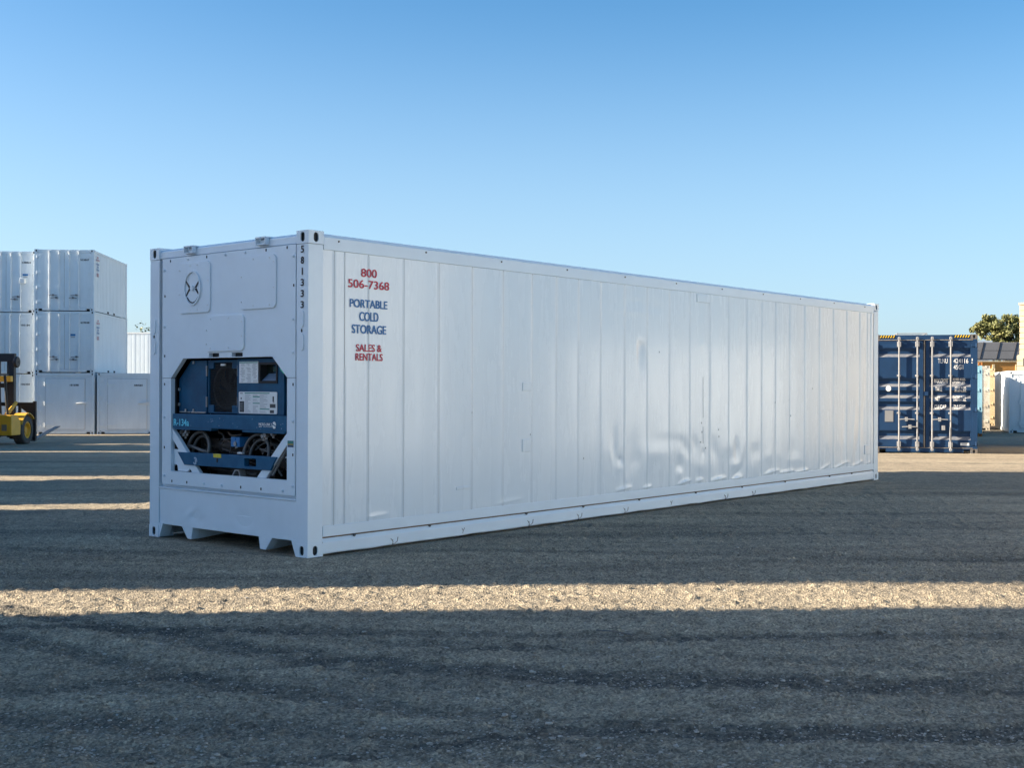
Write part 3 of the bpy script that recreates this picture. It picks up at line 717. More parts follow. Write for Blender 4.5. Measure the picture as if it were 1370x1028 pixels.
    X, Z = np.meshgrid(xs, zs, indexing='ij')
    D = 0.004 + np.clip(0.3 + X / 8.0, 0, 1) * (0.0030 * pnoise(X * 0.9 + 5, Z * 0.7)) + 0.0010 * pnoise(X * 2.7, Z * 1.1 + 9)   # inward
    # panels belly a little between their seams
    edges = np.array([0.172] + seams + [12.02])
    k = np.clip(np.searchsorted(edges, X) - 1, 0, len(edges) - 2)
    fr = (X - edges[k]) / (edges[k + 1] - edges[k])
    D += -0.0022 * np.clip(0.25 + X / 9.0, 0, 1) * np.sin(np.pi * np.clip(fr, 0, 1)) * (0.5 + 1.2 * pnoise(k * 1.7 + 0.3, Z * 0.5 + k * 3.1))
    for s_ in seams:
        q_ = X - s_
        D += np.where(np.abs(q_) < 0.0105, -0.0050 * np.clip(1 - np.abs(q_ + 0.004) / 0.005, 0, 1) + 0.0065 * np.exp(-((q_ - 0.0035) / 0.004) ** 2), 0)
    def dent(cx, cz, rx, rz, dep, ang=0.0):
        nonlocal D
        c_, s2_ = math.cos(ang), math.sin(ang)
        u = ((X - cx) * c_ + (Z - cz) * s2_) / rx; v_ = (-(X - cx) * s2_ + (Z - cz) * c_) / rz
        D = D + 0.46 * dep * np.exp(-(u * u + v_ * v_))
    rd = random.Random(21)
    # vertical pocket
    D += 0.015 * (1 / (1 + np.exp(-(X - 5.155) * 120))) * (1 / (1 + np.exp((X - 5.285) * 45))) / (1 + np.exp((Z - 2.055) * 60)) / (1 + np.exp(-(Z - 1.80) * 11))
    dent(4.66, .86, .07, .26, .016); dent(4.80, .645, .05, .05, .022); dent(4.60, .70, .03, .12, -.010, .2); dent(4.74, .56, .12, .10, -.008)
    dent(5.02, .80, .16, .28, .014); dent(5.33, .62, .14, .20, -.010); dent(4.45, .75, .06, .3, -.008); dent(5.62, .86, .40, .08, .004, -.02)
    dent(5.95, .84, .30, .07, .005, .03); dent(5.55, .70, .22, .10, -.010); dent(6.10, .52, .10, .10, .016); dent(6.10, .42, .05, .06, -.018)
    dent(6.25, .74, .16, .08, .012, -.6); dent(6.48, .76, .07, .12, .014, .3); dent(6.68, .82, .03, .10, .010); dent(6.68, .66, .03, .05, .012)
    dent(6.95, .68, .10, .22, .015, .5); dent(6.62, .48, .14, .10, -.010); dent(7.25, .70, .16, .20, -.010, -.4); dent(7.54, .66, .06, .16, .022)
    dent(7.50, .47, .10, .07, -.012); dent(7.56, .36, .10, .05, .014, .5); dent(7.75, .75, .05, .22, -.010, -.3); dent(8.1, .62, .18, .10, .008)
    dent(8.55, .55, .25, .10, -.007); dent(9.2, .62, .12, .14, .008); dent(9.25, .45, .3, .08, -.006); dent(10.9, .75, .05, .42, .012, -.10)
    dent(11.25, .80, .05, .50, -.012, -.16); dent(11.36, .55, .06, .34, .014, -.25); dent(11.62, .95, .05, .45, .012, -.05); dent(11.85, .8, .03, .5, -.010, -.08)
    dent(3.7, 1.2, .5, .9, .005); dent(1.05, .55, .12, .035, .002); dent(.60, .62, .10, .03, .0025, .4); dent(.66, .50, .12, .03, -.002, .3); dent(.62, .40, .14, .03, .0025, .5)
    dent(6.62, 2.06, .04, .05, -.006); dent(7.86, 2.43, .05, .03, -.006); dent(5.1, 2.55, .2, .03, .004); dent(5.55, 2.5, .2, .05, .004); dent(5.05, 2.42, .5, .03, -.003)
    dent(.35, 1.35, .02, .06, .006); dent(.36, 2.40, .02, .04, .006); dent(.33, 1.05, .02, .05, .005)
    for k_ in range(26):
        dent(rd.uniform(4.2, 11.8), rd.uniform(.34, .95), rd.uniform(.05, .16), rd.uniform(.05, .22), rd.uniform(-.007, .008), rd.uniform(-.6, .6))
    for k_ in range(22):
        dent(rd.uniform(.4, 11.8), rd.uniform(.5, 2.6), rd.uniform(.02, .05), rd.uniform(.02, .08), rd.uniform(-.003, .004))
    # folded lip along the foot of the sheet
    lipz = 0.292 + 0.014 * np.sin(X * 3.1) + 0.02 * pnoise(X * 1.1, X * 0 + 2.5)
    for cx, w, a in ((.85, .14, .010), (2.75, .22, .010), (4.87, .16, .022), (5.36, .10, .018), (6.22, .15, .028), (6.58, .10, .026), (7.05, .2, .024), (7.55, .15, .026),
                     (8.55, .20, .026), (9.0, .22, .022), (9.45, .22, .026), (10.2, .2, .014), (10.75, .35, .024), (11.35, .25, .024), (11.8, .12, .014)):
        zc = lipz + (0.045 if cx > 9.8 else 0.02) * np.sin((X - cx) * 5)
        wob = 0.75 + 0.5 * pnoise(X * 6 + cx, Z * 3)
        D -= 0.75 * a * wob * np.clip(1.25 - np.abs((X - cx) / w) ** 1.6, 0, 1) * np.exp(-np.abs((Z - zc) / np.where(Z > zc, .020, .009)) ** 1.2)
    flat = np.clip((np.minimum(np.minimum(X - .44, 1.02 - X), Z - 1.70) + 0.03) / 0.03, 0, 1) * (np.abs(X - .724) > .016)
    D = D * (1 - flat) + 0.0035 * flat
    D = np.where(Z < 0.275, 0.004 + (D - 0.004) * (Z - 0.255) / 0.02, D); D = np.where(Z > 2.72, 0.004 + (D - 0.004) * (2.745 - Z) / 0.03, D)
    n1, n2 = X.shape
    me = bpy.data.meshes.new('side_wall'); ii = np.arange(n1 * n2).reshape(n1, n2)
    q_ = np.stack([ii[:-1, :-1], ii[1:, :-1], ii[1:, 1:], ii[:-1, 1:]], -1).reshape(-1, 4)
    me.from_pydata(np.stack([X, D, Z], -1).reshape(-1, 3).tolist(), [], q_.tolist()); me.shade_smooth()
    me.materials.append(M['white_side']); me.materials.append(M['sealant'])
    mid = (xs[:-1] + xs[1:]) / 2
    isS = np.array([any(abs(m_ - (s_ + 0.0035)) < 0.0025 for s_ in seams) for m_ in mid])
    me.polygons.foreach_set('material_index', np.repeat(isS, n2 - 1).astype(np.int32)); me.update()
    o = bpy.data.objects.new('side_wall', me); C.objects.link(o); o.parent = root
    MB().box((0.05, 0.05, 0.2), (LEN - 0.05, 0.07, 2.8)).build('side_lining', 'white_old', root)
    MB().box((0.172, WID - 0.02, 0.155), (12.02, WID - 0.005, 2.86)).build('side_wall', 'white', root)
    r_ = MB()
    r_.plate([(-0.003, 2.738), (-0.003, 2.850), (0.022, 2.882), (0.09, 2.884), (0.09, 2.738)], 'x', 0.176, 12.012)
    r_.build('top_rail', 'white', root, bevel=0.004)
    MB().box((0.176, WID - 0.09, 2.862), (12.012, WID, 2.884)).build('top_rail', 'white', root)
    for k in range(11):
        x = 0.35 + k * 1.13; MB().tube([(x, -0.003, 2.825), (x, -0.011, 2.825)], 0.009, 8).build('rail_rivet', 'grimy', root)
    MB().plate([(-0.002, 0.262), (-0.002, 0.166), (0.03, 0.160), (0.06, 0.166), (0.06, 0.262)], 'x', 0.174, 12.016).build('lower_flange', 'white', root, bevel=0.003)
    MB().box((0.172, 0.016, 0.152), (12.018, 0.05, 0.163)).build('rust_line', mat('rusty_joint', (0.20, 0.13, 0.085), 0.8, var=0.4, vscale=4), root)
    br = MB(); xs_ = list(np.linspace(0.174, 12.018, 60))
    pro = [(0.020, 0.150), (0.000, 0.118), (-0.002, 0.112), (-0.002, 0.020), (0.012, 0.008), (0.07, 0.008)]
    rows = []
    for i, x in enumerate(xs_):
        dz = 0.003 * math.sin(i * 1.7) * math.sin(i * 0.45) + 0.0015 * math.sin(i * 3.3)
        rows.append([br.bm.verts.new((x, y + (0.003 * math.sin(i * 1.3) if j in (3, 4) else 0), z + (dz if j >= 3 else 0))) for j, (y, z) in enumerate(pro)])
    for a, b_ in zip(rows, rows[1:]):
        for j in range(len(pro) - 1): br.face([a[j], b_[j], b_[j + 1], a[j + 1]])
    br.build('bottom_rail', 'white', root, smooth=9)
    MB().box((0.172, WID - 0.05, 0.01), (12.018, WID, 0.16)).build('bottom_rail', 'white', root)
    sc = MB()
    def stroke(p, r=0.0035): sc.tube([(x, -0.0035, z) for x, z in p], r, 5)
    for k, x in enumerate((1.06, 3.10, 3.98, 4.9, 7.25, 8.0)):
        z = 0.045
        stroke([(x - .045, z + .03), (x - .015, z - .005), (x - .03, z - .04)]); stroke([(x + .05, z + .035), (x + .04, z - .005), (x - .015, z - .03), (x - .02, z + .02)])
    for x in (2.03, 5.9): stroke([(x - .02, z + .04), (x, z + .01), (x + .02, z + .04)]); stroke([(x, z + .01), (x - .01, z - .01)])
    sc.build('chalk_marks', mat('grey_crayon', (0.22, 0.23, 0.25), 0.7), root)
    for x in (.56, 1.554, 3.047, 4.07, 5.2, 6.5, 7.7, 8.95, 10.4, 11.2): MB().tube([(x, 0.012, 0.152), (x, 0.0, 0.148)], 0.014, 7).build('weld_nut', 'grimy', root)
    # patches riveted on the sheet
    def patch(x0, z0, x1, z1, y=-0.006):
        MB().box((x0, y, z0), (x1, 0.012, z1)).build('repair_patch', 'white_side', root, bevel=0.004)
    patch(6.50, 2.620, 6.815, 2.722); patch(2.965, 0.815, 3.110, 0.950, -0.003); patch(2.965, 1.470, 3.108, 1.560, -0.003); patch(1.93, .475, 2.14, .505, -.003); patch(11.66, .43, 11.885, .58, -.006)
    nk = MB()
    for (x, z) in ((6.62, 1.05), (6.63, .93), (6.6, .80), (6.72, .72), (7.05, .95), (7.06, .86), (5.62, 1.95), (8.62, 1.3), (4.06, .7), (3.1, 1.0), (2.16, 1.25), (9.1, 1.1), (9.8, 1.5)):
        nk.tube([(x, -0.0028, z - 0.010), (x, -0.0028, z + 0.010)], 0.004, 5)
    nk.tube([(6.66, -0.0030, .78), (6.655, -0.0030, 1.0)], 0.002, 5); nk.tube([(6.66, -0.0030, 1.12), (6.655, -0.0030, 1.65)], 0.002, 5)
    nk.build('scuff_marks', mat('scuffed_metal', (0.42, 0.45, 0.48), 0.5), root)
    # lettering on the near end of the side
    P = lambda u, v: (u, -0.0010, v)
    def words(rows, name, m):
        a = MB()
        for w, u0, v0, u1, v1, b_ in rows: letters(a, w, u0, v0, u1, v1, P, b_)
        return a.build(name, m, root, smooth=0)
    red = [words((('800', .628, 2.527, .828, 2.605, .034), ('506-7368', .467, 2.420, .988, 2.498, .034)), 'phone_lettering', 'red_txt'),
           words((('SALES &', .567, 1.836, .892, 1.904, .042), ('RENTALS', .560, 1.752, .905, 1.820, .042)), 'red_lettering', 'red_txt')]
    blu = [words((('PORTABLE', .488, 2.240, .965, 2.318, .044), ('COLD', .607, 2.118, .850, 2.204, .044), ('STORAGE', .514, 2.002, .950, 2.084, .044)), 'blue_lettering', 'blue_txt')]
    # roof and rear end
    MB().box((0.10, 0.09, 2.862), (12.09, WID - 0.09, 2.872)).build('roof', 'white', root)
    for y0, y1 in ((0.162, 1.214), (1.224, WID - 0.162)):
        dr = MB().box((12.10, y0, 0.17), (12.17, y1, 2.77)).build('rear_door', 'white', root, bevel=0.006)
        lb_ = MB()
        for f in (0.28, 0.72):
            yy = y0 + (y1 - y0) * f; lb_.tube([(12.20, yy, 0.12), (12.20, yy, 2.82)], 0.018, 8); lb_.box((12.19, yy - 0.03, 1.0), (12.23, yy + 0.3, 1.03))
        lb_.build('locking_bar', 'galv', dr)
    MB().box((12.05, 0.162, 0.0), (12.188, WID - 0.162, 0.165)).box((12.05, 0.162, 2.775), (12.188, WID - 0.162, 2.89)).build('rear_frame', 'white', root)
    return root, red, blu
BIG, RED, BLU = big_container()

# ------------------------------------------------------------------ ordinary containers
# local axes: x to the right along the front (-W/2..W/2), front at y = 0, length along +y, z up
def container(name, L, H, paint='white_old', front='doors', side='flat', casting_mat=None, bar='white_old', lod=0, end_paint=None, fp=None, sidepaint=None):
    root = empty(name)
    fp = fp or paint; hw = 1.219
    cm = casting_mat or paint
    for xs in (-hw, hw):
        for ys in (0, L):
            for zs in (0, H):
                casting(xs, ys, zs, 1 if xs < 0 else -1, 1 if ys == 0 else -1, 1 if zs == 0 else -1, 0.162, 0.178).build('corner_casting', [cm, 'slot'], root)
    fr = MB()
    for xs in (-hw, hw):
        for ys in (0, L):
            xa, xb = sorted((xs * 0.998, xs * 0.998 - math.copysign(0.11, xs))); ya, yb = (0.004, 0.14) if ys == 0 else (L - 0.14, L - 0.004)
            fr.box((xa, ya, 0.119), (xb, yb, H - 0.119))
        xa, xb = sorted((xs * 0.998, xs * 0.998 - math.copysign(0.07, xs)))
        fr.box((xa, 0.179, H - 0.10), (xb, L - 0.179, H - 0.015))
        if side == 'flat':
            fr.plate([(0.179, 0.02), (L - 0.179, 0.02), (L - 0.179, 0.17), (0.179, 0.17)], 'x', xa, xb)
        else: fr.box((xa, 0.179, 0.03), (xb, L - 0.179, 0.17))
    for ya, yb in ((0.006, 0.12), (L - 0.12, L - 0.006)):
        fr.box((-hw + 0.163, ya, H - 0.135), (hw - 0.163, yb, H - 0.012))
        fr.box((-hw + 0.32, ya, 0.025), (hw - 0.32, yb, 0.14))
        fr.box((-hw + 0.163, ya, 0.10), (-hw + 0.3195, yb, 0.14)); fr.box((hw - 0.3195, ya, 0.10), (hw - 0.163, yb, 0.14))
    fr.build('frame', fp, root)
    MB().box((-hw + 0.10, 0.14, 0.05), (hw - 0.10, L - 0.14, 0.16)).build('floor', 'slot', root)
    if side == 'flat':
        for s in (-1, 1):
            for yy in (L * 0.38, L * 0.56): MB().box((s * hw * 0.9985 - 0.003, yy, 0.03), (s * hw * 0.9985 + 0.003, yy + 0.3, 0.12)).build('forklift_pocket', 'slot', root)
    MB().box((-hw + 0.07, 0.13, H - 0.05), (hw - 0.07, L - 0.13, H - 0.03)).build('roof', paint, root)
    for s in (-1, 1):
        sd = MB(); x0 = s * (hw - 0.022)
        if side == 'corr':
            pro = []; y = 0.14
            while y < L - 0.14:
                for dy, dx in ((0, 0), (0.07, 0), (0.138, 0.036), (0.208, 0.036), (0.276, 0)): pro.append((x0 - s * dx, min(y + dy, L - 0.14)))
                y += 0.276
            sd.sweep(pro, 'z', 0.16, H - 0.09)
        else:
            pro = []; y = 0.14; k = 0
            while y < L - 0.14:
                w = 0.26
                b_ = 0.005 * math.sin(k * 2.3)
                for dy, dx in ((0, 0), (0.012, 0.012), (0.024, 0.0), (w / 2, -0.006 + b_), (w, 0)): pro.append((x0 - s * dx, min(y + dy, L - 0.14)))
                y += w + 0.001; k += 1
            sd.sweep(pro, 'z', 0.16, H - 0.09)
        sd.build('side_wall', sidepaint or paint, root, smooth=20)
    MB().box((-hw + 0.11, L - 0.10, 0.13), (hw - 0.11, L - 0.07, H - 0.13)).build('end_wall', end_paint or paint, root)
    def hinge(parent, x, z, s):
        MB().box((min(x, x + s * 0.14), -0.018, z - 0.045), (max(x, x + s * 0.14), 0.0035, z + 0.045)).tube(
            [(x + s * 0.14, -0.010, z - 0.06), (x + s * 0.14, -0.010, z + 0.06)], 0.016, 6).build('hinge', paint, parent)
    if front == 'doors':
        for s in (-1, 1):
            x0, x1 = sorted((s * 0.006, s * (hw - 0.115)))
            d = MB().box((x0, 0.012, 0.142), (x1, 0.07, H - 0.137)).build('door', fp, root, bevel=0.008)
            for z in (0.36, 0.98, 1.62, 2.28): hinge(d, s * (hw - 0.25), z * H / 2.591, s)
            for xb in (0.21, 0.60):
                lb = MB(); x = s * xb
                lb.tube([(x, -0.040, 0.075), (x, -0.040, H - 0.07)], 0.021, 8)
                for z in (0.09, H - 0.09): lb.box((x - 0.035, -0.055, z - 0.035), (x + 0.035, 0.005, z + 0.035))
                for z in (0.26, 0.9, 1.7, H - 0.3): lb.box((x - 0.03, -0.03, z - 0.02), (x + 0.03, 0.0125, z + 0.02))
                o = lb.build('locking_bar', bar, d)
                z = 0.55 if xb < 0.4 else 0.66
                dx = -s if xb > 0.4 else s
                hd = MB().tube([(x, -0.06, z), (x + dx * 0.16, -0.065, z + 0.012), (x + dx * 0.32, -0.06, z - 0.012)], 0.013, 6)
                hd.box((x + dx * 0.13, -0.07, z - 0.03), (x + dx * 0.13 + 0.06, 0.011, z + 0.045)).build('handle', 'grey_steel', o)
        MB().box((-0.0055, 0.02, 0.142), (0.0055, 0.05, H - 0.137)).build('door_seal', 'gasket', root)
    elif front == 'single':
        MB().box((-hw + 0.115, 0.03, 0.142), (hw - 0.115, 0.07, H - 0.137)).build('front_wall', fp, root, bevel=0.006)
        d = MB().box((-0.78, 0.008, 0.21), (0.80, 0.029, H - 0.25)).build('door', fp, root, bevel=0.005)
        MB().box((-0.788, 0.020, 0.20), (0.846, 0.0285, H - 0.242)).build('door_seal', 'sealant', root)
        MB().box((0.80 + 0.001, 0.004, 0.21), (0.838, 0.029, H - 0.25)).build('door_edge', 'paper', d)
        for z in (0.40, 1.30, 2.12):
            MB().tube([(-0.805, -0.014, z - 0.09), (-0.805, -0.014, z + 0.09)], 0.022, 8).box((-0.80, -0.012, z - 0.03), (-0.45, 0.0075, z + 0.03)).build('hinge', fp, d)
        MB().tube([(0.50, -0.05, 1.30), (0.66, -0.07, 1.315), (0.86, -0.05, 1.325)], 0.028, 8).box((0.82, -0.05, 1.26), (0.90, 0.0075, 1.38)).build('handle', 'paper', d)
        hs = MB()
        for sx in (-1, 1):
            for z in (0.36, 0.98, 1.62, 2.28): hs.box((sx * (hw - 0.17) - 0.08, 0.006, z - 0.045), (sx * (hw - 0.17) + 0.08, 0.0295, z + 0.045))
        for k in range(8): hs.tube([(-0.9 + k * 0.26, 0.029, 2.41), (-0.9 + k * 0.26, -0.012, 2.41)], 0.014, 6); hs.tube([(-0.75 + k * 0.2, 0.029, 0.175), (-0.75 + k * 0.2, -0.012, 0.175)], 0.014, 6)
        hs.build('hinge_plates', fp, root)
    elif front == 'plain':
        MB().box((-hw + 0.115, 0.02, 0.142), (hw - 0.115, 0.06, H - 0.137)).build('front_wall', fp, root)
    return root

def set_at(root, x, y, yaw, z=None, label=None, cat=None, group=None):
    root.location = (x, y, gz1(x, y) if z is None else z); root.rotation_euler = (0, 0, yaw)
    return tag(root, label, cat, group)
def front_number(root, s, x0, z0, x1, z1, y=0.009, m='black_txt'):
    t = MB(); letters(t, s, x0, z0, x1, z1, lambda u, v: (u, y - 0.001, v), 0.05); t.build('number_lettering', m, root, smooth=0)
def side_decal(root, yoff=0.32, z0=0.0, red=True):
    # the yard's own lettering on the right side wall (faces +x)
    for src in RED + BLU:
        o = bpy.data.objects.new(src.name.split('.')[0], src.data); C.objects.link(o); o.parent = root
        o.rotation_euler = (0, 0, R(90)); o.location = (1.219 + 0.004, yoff - 0.44, z0)
    bpy.context.view_layer.update()

HS = 2.591
wd = container('storage_container', 6.058, HS, front='doors')       # white, twin doors
ws = container('storage_container', 6.058, HS, front='single')      # white, one wide door
yawL = R(5.0); cL, sL = math.cos(yawL), math.sin(yawL)
XC, YC = -17.62, 50.85                      # front right foot of the stack
XR, YR = XC - 1.219 * cL, YC - 1.219 * sL
zl = gz1(XR, YR)
GL = 'white containers stacked at the left of the yard'
spots = [
    (wd, XR, YR, 2, '553847', 'white twin-door container at the top of the stack nearest the big white container'),
    (wd, XR + .02, YR, 1, '629048', 'white twin-door container with a small blue sign, second from the ground beside the sunlit wall'),
    (ws, XR + .03, YR, 0, '181698', 'white container with one wide door on the ground behind the fork tip of the forklift'),
    (ws, XC + .13 + 1.219 * cL, YC + .05 + 1.219 * sL, 0, '580581', 'white one-door container on the ground, partly hidden behind the big container'),
    (wd, XR - 2.50 * cL, YR - 2.50 * sL + .32, 2, '538824', 'white container with a pale box on its door, at the top left edge'),
    (wd, XR - 2.53 * cL, YR - 2.53 * sL + .30, 1, '105184', 'white twin-door container in the middle of the left edge stack, above the forklift mast'),
    (wd, XR - 2.52 * cL, YR - 2.52 * sL + .30, 0, '106350', 'white container on the ground, mostly hidden behind the yellow forklift')]
for i, (src, x, y, lev, num, lab) in enumerate(spots):
    o = src if (i in (0, 2)) else copy_tree(src)
    # copies made before any lettering is attached to their source
    spots[i] = (o, x, y, lev, num, lab)
for o, x, y, lev, num, lab in spots:
    set_at(o, x, y, yawL, (zl if x > XR - 1 else zl - 0.06) + lev * (HS + 0.004), lab, 'shipping container', GL)
for i, (o, x, y, lev, num, lab) in enumerate(spots):
    yoff = -0.0145 if False else 0.0055
    if i in (2, 3): front_number(o, num, 0.22 if i == 2 else 0.30, 2.03, 0.58 if i == 2 else 0.66, 2.11, 0.0055)
    else: front_number(o, num, 0.66, 2.12 - 0.05 * (i % 3), 1.02, 2.20 - 0.05 * (i % 3), 0.0095)
side_decal(spots[0][0], 0.35, -0.25); side_decal(spots[1][0], 0.35, -0.35)
for i in (1, 4):
    sg = MB().box((0.25 if i == 1 else 0.68, 0.004, 1.55), (0.45 if i == 1 else 0.90, 0.0095, 1.63))
    sg.mi = 1; sg.box((0.27 if i == 1 else 0.70, 0.004, 1.47), (0.43 if i == 1 else 0.88, 0.0095, 1.53)); sg.build('sign', ['blue_txt', 'greyink'], spots[i][0])
MB().box((0.60, -0.14, 1.22), (0.80, 0.011, 1.43)).build('document_box', 'paper', spots[4][0], bevel=0.01)

# bright white containers farther back, between the stack and the big container
def far_pair():
    fw = container('storage_container', 12.192, HS, front='plain', side='flat', sidepaint='white')
    fw2 = copy_tree(fw)
    x, y = -15.4, 71.0
    z = gz1(x, y)
    set_at(fw, x, y, R(85.5), z, 'bright white container on the ground behind the left stack, under the sunlit one', 'shipping container')
    set_at(fw2, x, y, R(85.5), z + HS + 0.004, 'sunlit white container seen in the gap between the left stack and the big container', 'shipping container')
far_pair()

# ------------------------------------------------------------------ blue container
def blue_container():
    H, hw, L = 2.896, 1.219, 12.192
    a = R(12.5)
    root = container('shipping_container', L, H, paint='blue', front='none', side='corr', casting_mat='grimy')
    cx, cy = 11.235 - hw * math.cos(a), 29.14 + hw * math.sin(a)
    set_at(root, cx, cy, -a, -0.081, 'blue container with corrugated doors and white TLNU lettering, right of the big container', 'shipping container')
    brk = [(0.20, 0), (0.333, 0), (0.413, 1), (0.487, 1), (0.553, 0), (1.056, 0), (1.132, 1), (1.203, 1), (1.263, 0), (1.340, 0),
           (1.412, 1), (1.472, 1), (1.537, 0), (1.622, 0), (1.690, 1), (1.757, 1), (1.832, 0), (2.348, 0), (2.420, 1), (2.492, 1), (2.572, 0), (2.70, 0)]
    prof = [(0.018 + 0.050 * d, z) for z, d in brk]
    def yz(z):
        return float(np.interp(z, [p[1] for p in prof], [p[0] for p in prof]))
    for s in (-1, 1):
        x0, x1 = sorted((s * 0.115, s * 1.062))
        d = MB(); d.sweep(prof, 'x', x0, x1)
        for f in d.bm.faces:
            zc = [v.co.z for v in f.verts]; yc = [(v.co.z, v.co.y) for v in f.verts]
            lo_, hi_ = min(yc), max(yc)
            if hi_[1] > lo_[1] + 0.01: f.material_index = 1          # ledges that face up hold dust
        xa, xb = sorted((s * 0.030, s * 0.114)); d.box((xa, 0.014, 0.146), (xb, 0.075, 2.752))
        xa, xb = sorted((s * 1.063, s * 1.148)); d.box((xa, 0.014, 0.146), (xb, 0.075, 2.752))
        d.box((x0 + 0.001, 0.014, 2.7005), (x1 - 0.001, 0.075, 2.752)); d.box((x0 + 0.001, 0.014, 0.146), (x1 - 0.001, 0.075, 0.1995))
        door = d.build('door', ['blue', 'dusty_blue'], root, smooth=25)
        for z in (0.245, 1.07, 1.87, 2.63):
            MB().box((min(s * 1.075, s * 1.20), -0.010, z - 0.035), (max(s * 1.075, s * 1.20), 0.0135, z + 0.035)).tube(
                [(s * 1.190, -0.008, z - 0.05), (s * 1.190, -0.008, z + 0.05)], 0.020, 8).build('hinge', 'blue', door)
        for xb, zh, dr in ((0.172, 0.823 if s > 0 else 0.64, 1 if s > 0 else -1), (0.598, 0.823 if s < 0 else 0.64, 1 if s < 0 else 0)):
            x = s * xb
            b = MB(); b.tube([(x, -0.052, 0.055), (x, -0.052, 2.84)], 0.019, 10)
            for z in (0.10, 2.80): b.box((x - 0.03, -0.085, z - 0.03), (x + 0.03, -0.02, z + 0.03))
            for z in (0.22, 2.66): b.box((x - 0.042, -0.065, z - 0.065), (x + 0.042, 0.0135, z + 0.065))
            for z in (0.98, 1.89): b.box((x - 0.045, -0.06, z - 0.022), (x + 0.035, 0.014, z + 0.022))
            bar = b.build('locking_bar', 'galv', door, bevel=0.004)
            h = MB()
            if dr:
                h.tube([(x, -0.08, zh), (x + dr * 0.18, -0.085, zh + 0.01), (x + dr * 0.36, -0.08, zh)], 0.013, 8)
                h.box((x + dr * 0.17 - 0.03, -0.095, zh - 0.04), (x + dr * 0.17 + 0.03, 0.0, zh + 0.055))
            else:
                h.tube([(x - 0.015, -0.085, zh), (x - 0.02, -0.09, 0.45), (x - 0.015, -0.08, 0.30)], 0.014, 8)
                h.box((x - 0.20, -0.07, 0.57), (x - 0.13, 0.015, 0.68))
            h.build('handle', 'galv', bar)
    g = MB()
    g.box((-0.026, 0.020, 0.146), (0.026, 0.06, 2.752)); g.mi = 1; g.box((-0.011, 0.012, 0.15), (0.004, 0.0195, 2.75))
    for s in (-1, 1): g.box((min(s * 1.152, s * 1.172), 0.006, 0.15), (max(s * 1.152, s * 1.172), 0.02, 2.75))
    g.box((-1.11, 0.000, 2.756), (1.11, 0.0055, 2.768)); g.box((-1.11, 0.000, 0.143 - 0.012), (1.11, 0.0055, 0.141))
    g.build('door_gasket', ['slot', 'gasket'], root)
    MB().box((-0.03, -0.022, 1.40), (0.085, 0.0135, 1.50)).build('lock_box', 'blue', root, bevel=0.006)
    hz = MB()
    for x0, x1 in ((-1.05, -0.69), (0.68, 1.045)):
        hz.mi = 0; hz.box((x0, 0.000, 2.815), (x1, 0.0055, 2.880)); hz.mi = 1
        for k in range(6):
            q0 = x0 + (x1 - x0) * (k / 6.0) + 0.006
            hz.plate([(q0, 2.817), (q0 + 0.020, 2.817), (q0 + 0.050, 2.878), (q0 + 0.030, 2.878)], 'y', -0.003, -0.0004)
    hz.build('hazard_stripes', ['black_txt', 'hazard_y'], root, smooth=0)
    MB().plate(ell(-0.842, 1.577, 0.062, 0.072, 24), 'y', 0.0145, 0.0172).build('round_sticker', 'paper', root, smooth=0)
    MB().box((-0.925, 0.010, 0.762), (-0.727, 0.0172, 1.035)).build('data_plate', 'alu', root)
    st = MB().box((0.83, 0.013, 0.200), (1.03, 0.0172, 0.262)); st.mi = 1; st.box((0.87, 0.0115, 0.222), (0.99, 0.0128, 0.238)); st.build('small_label', ['paper', 'ink'], root, smooth=0)
    # lettering that follows the corrugation
    t = MB(); P = lambda u, v: (u, 0.0, v)
    for s, x0, z0, x1, z1 in (('TLNU', .309, 2.193, .535, 2.307), ('424116', .668, 2.193, 1.006, 2.307), ('45G1', .668, 2.042, .892, 2.156),
                              ('MAX.GROSS', .228, 1.710, .552, 1.818), ('30480 KGS.', .652, 1.775, .950, 1.832), ('67200 LBS.', .652, 1.695, .950, 1.752),
                              ('TARE', .250, 1.508, .410, 1.616), ('3700 KGS.', .695, 1.572, .966, 1.628), ('8160 LBS.', .695, 1.495, .966, 1.551),
                              ('NET', .245, 1.285, .362, 1.386), ('26780 KGS.', .668, 1.345, .966, 1.402), ('59040 LBS.', .668, 1.272, .966, 1.328),
                              ('CU.CAP.', .236, 1.082, .522, 1.182), ('76.4 CU.M.', .678, 1.137, .966, 1.187), ('2700 CU.FT.', .678, 1.072, .966, 1.122)):
        letters(t, s, x0, z0, x1, z1, P, 0.008, False)
    for z, _ in brk:
        bmesh.ops.bisect_plane(t.bm, geom=t.bm.verts[:] + t.bm.edges[:] + t.bm.faces[:], plane_co=(0, 0, z), plane_no=(0, 0, 1))
    for v in t.bm.verts: v.co.y = yz(v.co.z) - 0.004
    letters(t, '5', 1.076, 2.193, 1.147, 2.307, lambda u, v: (u, 0.0105, v), 0.03)
    t.build('white_lettering', 'white_txt', root, smooth=0)
    # low pipe rack lying on the roof
    rk = MB()
    for y in (0.35, 1.3): rk.tube([(-0.62, y, 0.06), (0.10, y, 0.06)], 0.012, 6); rk.tube([(-0.61, y, -0.01), (-0.61, y, 0.075)], 0.010, 6); rk.tube([(0.09, y, -0.01), (0.09, y, 0.065)], 0.010, 6)
    for x in (-0.61, 0.09): rk.tube([(x, 0.34, 0.06), (x, 1.31, 0.06)], 0.012, 6)
    r = rk.build('pipe_rack', 'galv')
    r.location = (cx, cy, -0.081 + H - 0.02); r.rotation_euler = (0, 0, -a)
    tag(r, 'low metal pipe rack lying on the roof of the blue container', 'pipe rack')
blue_container()

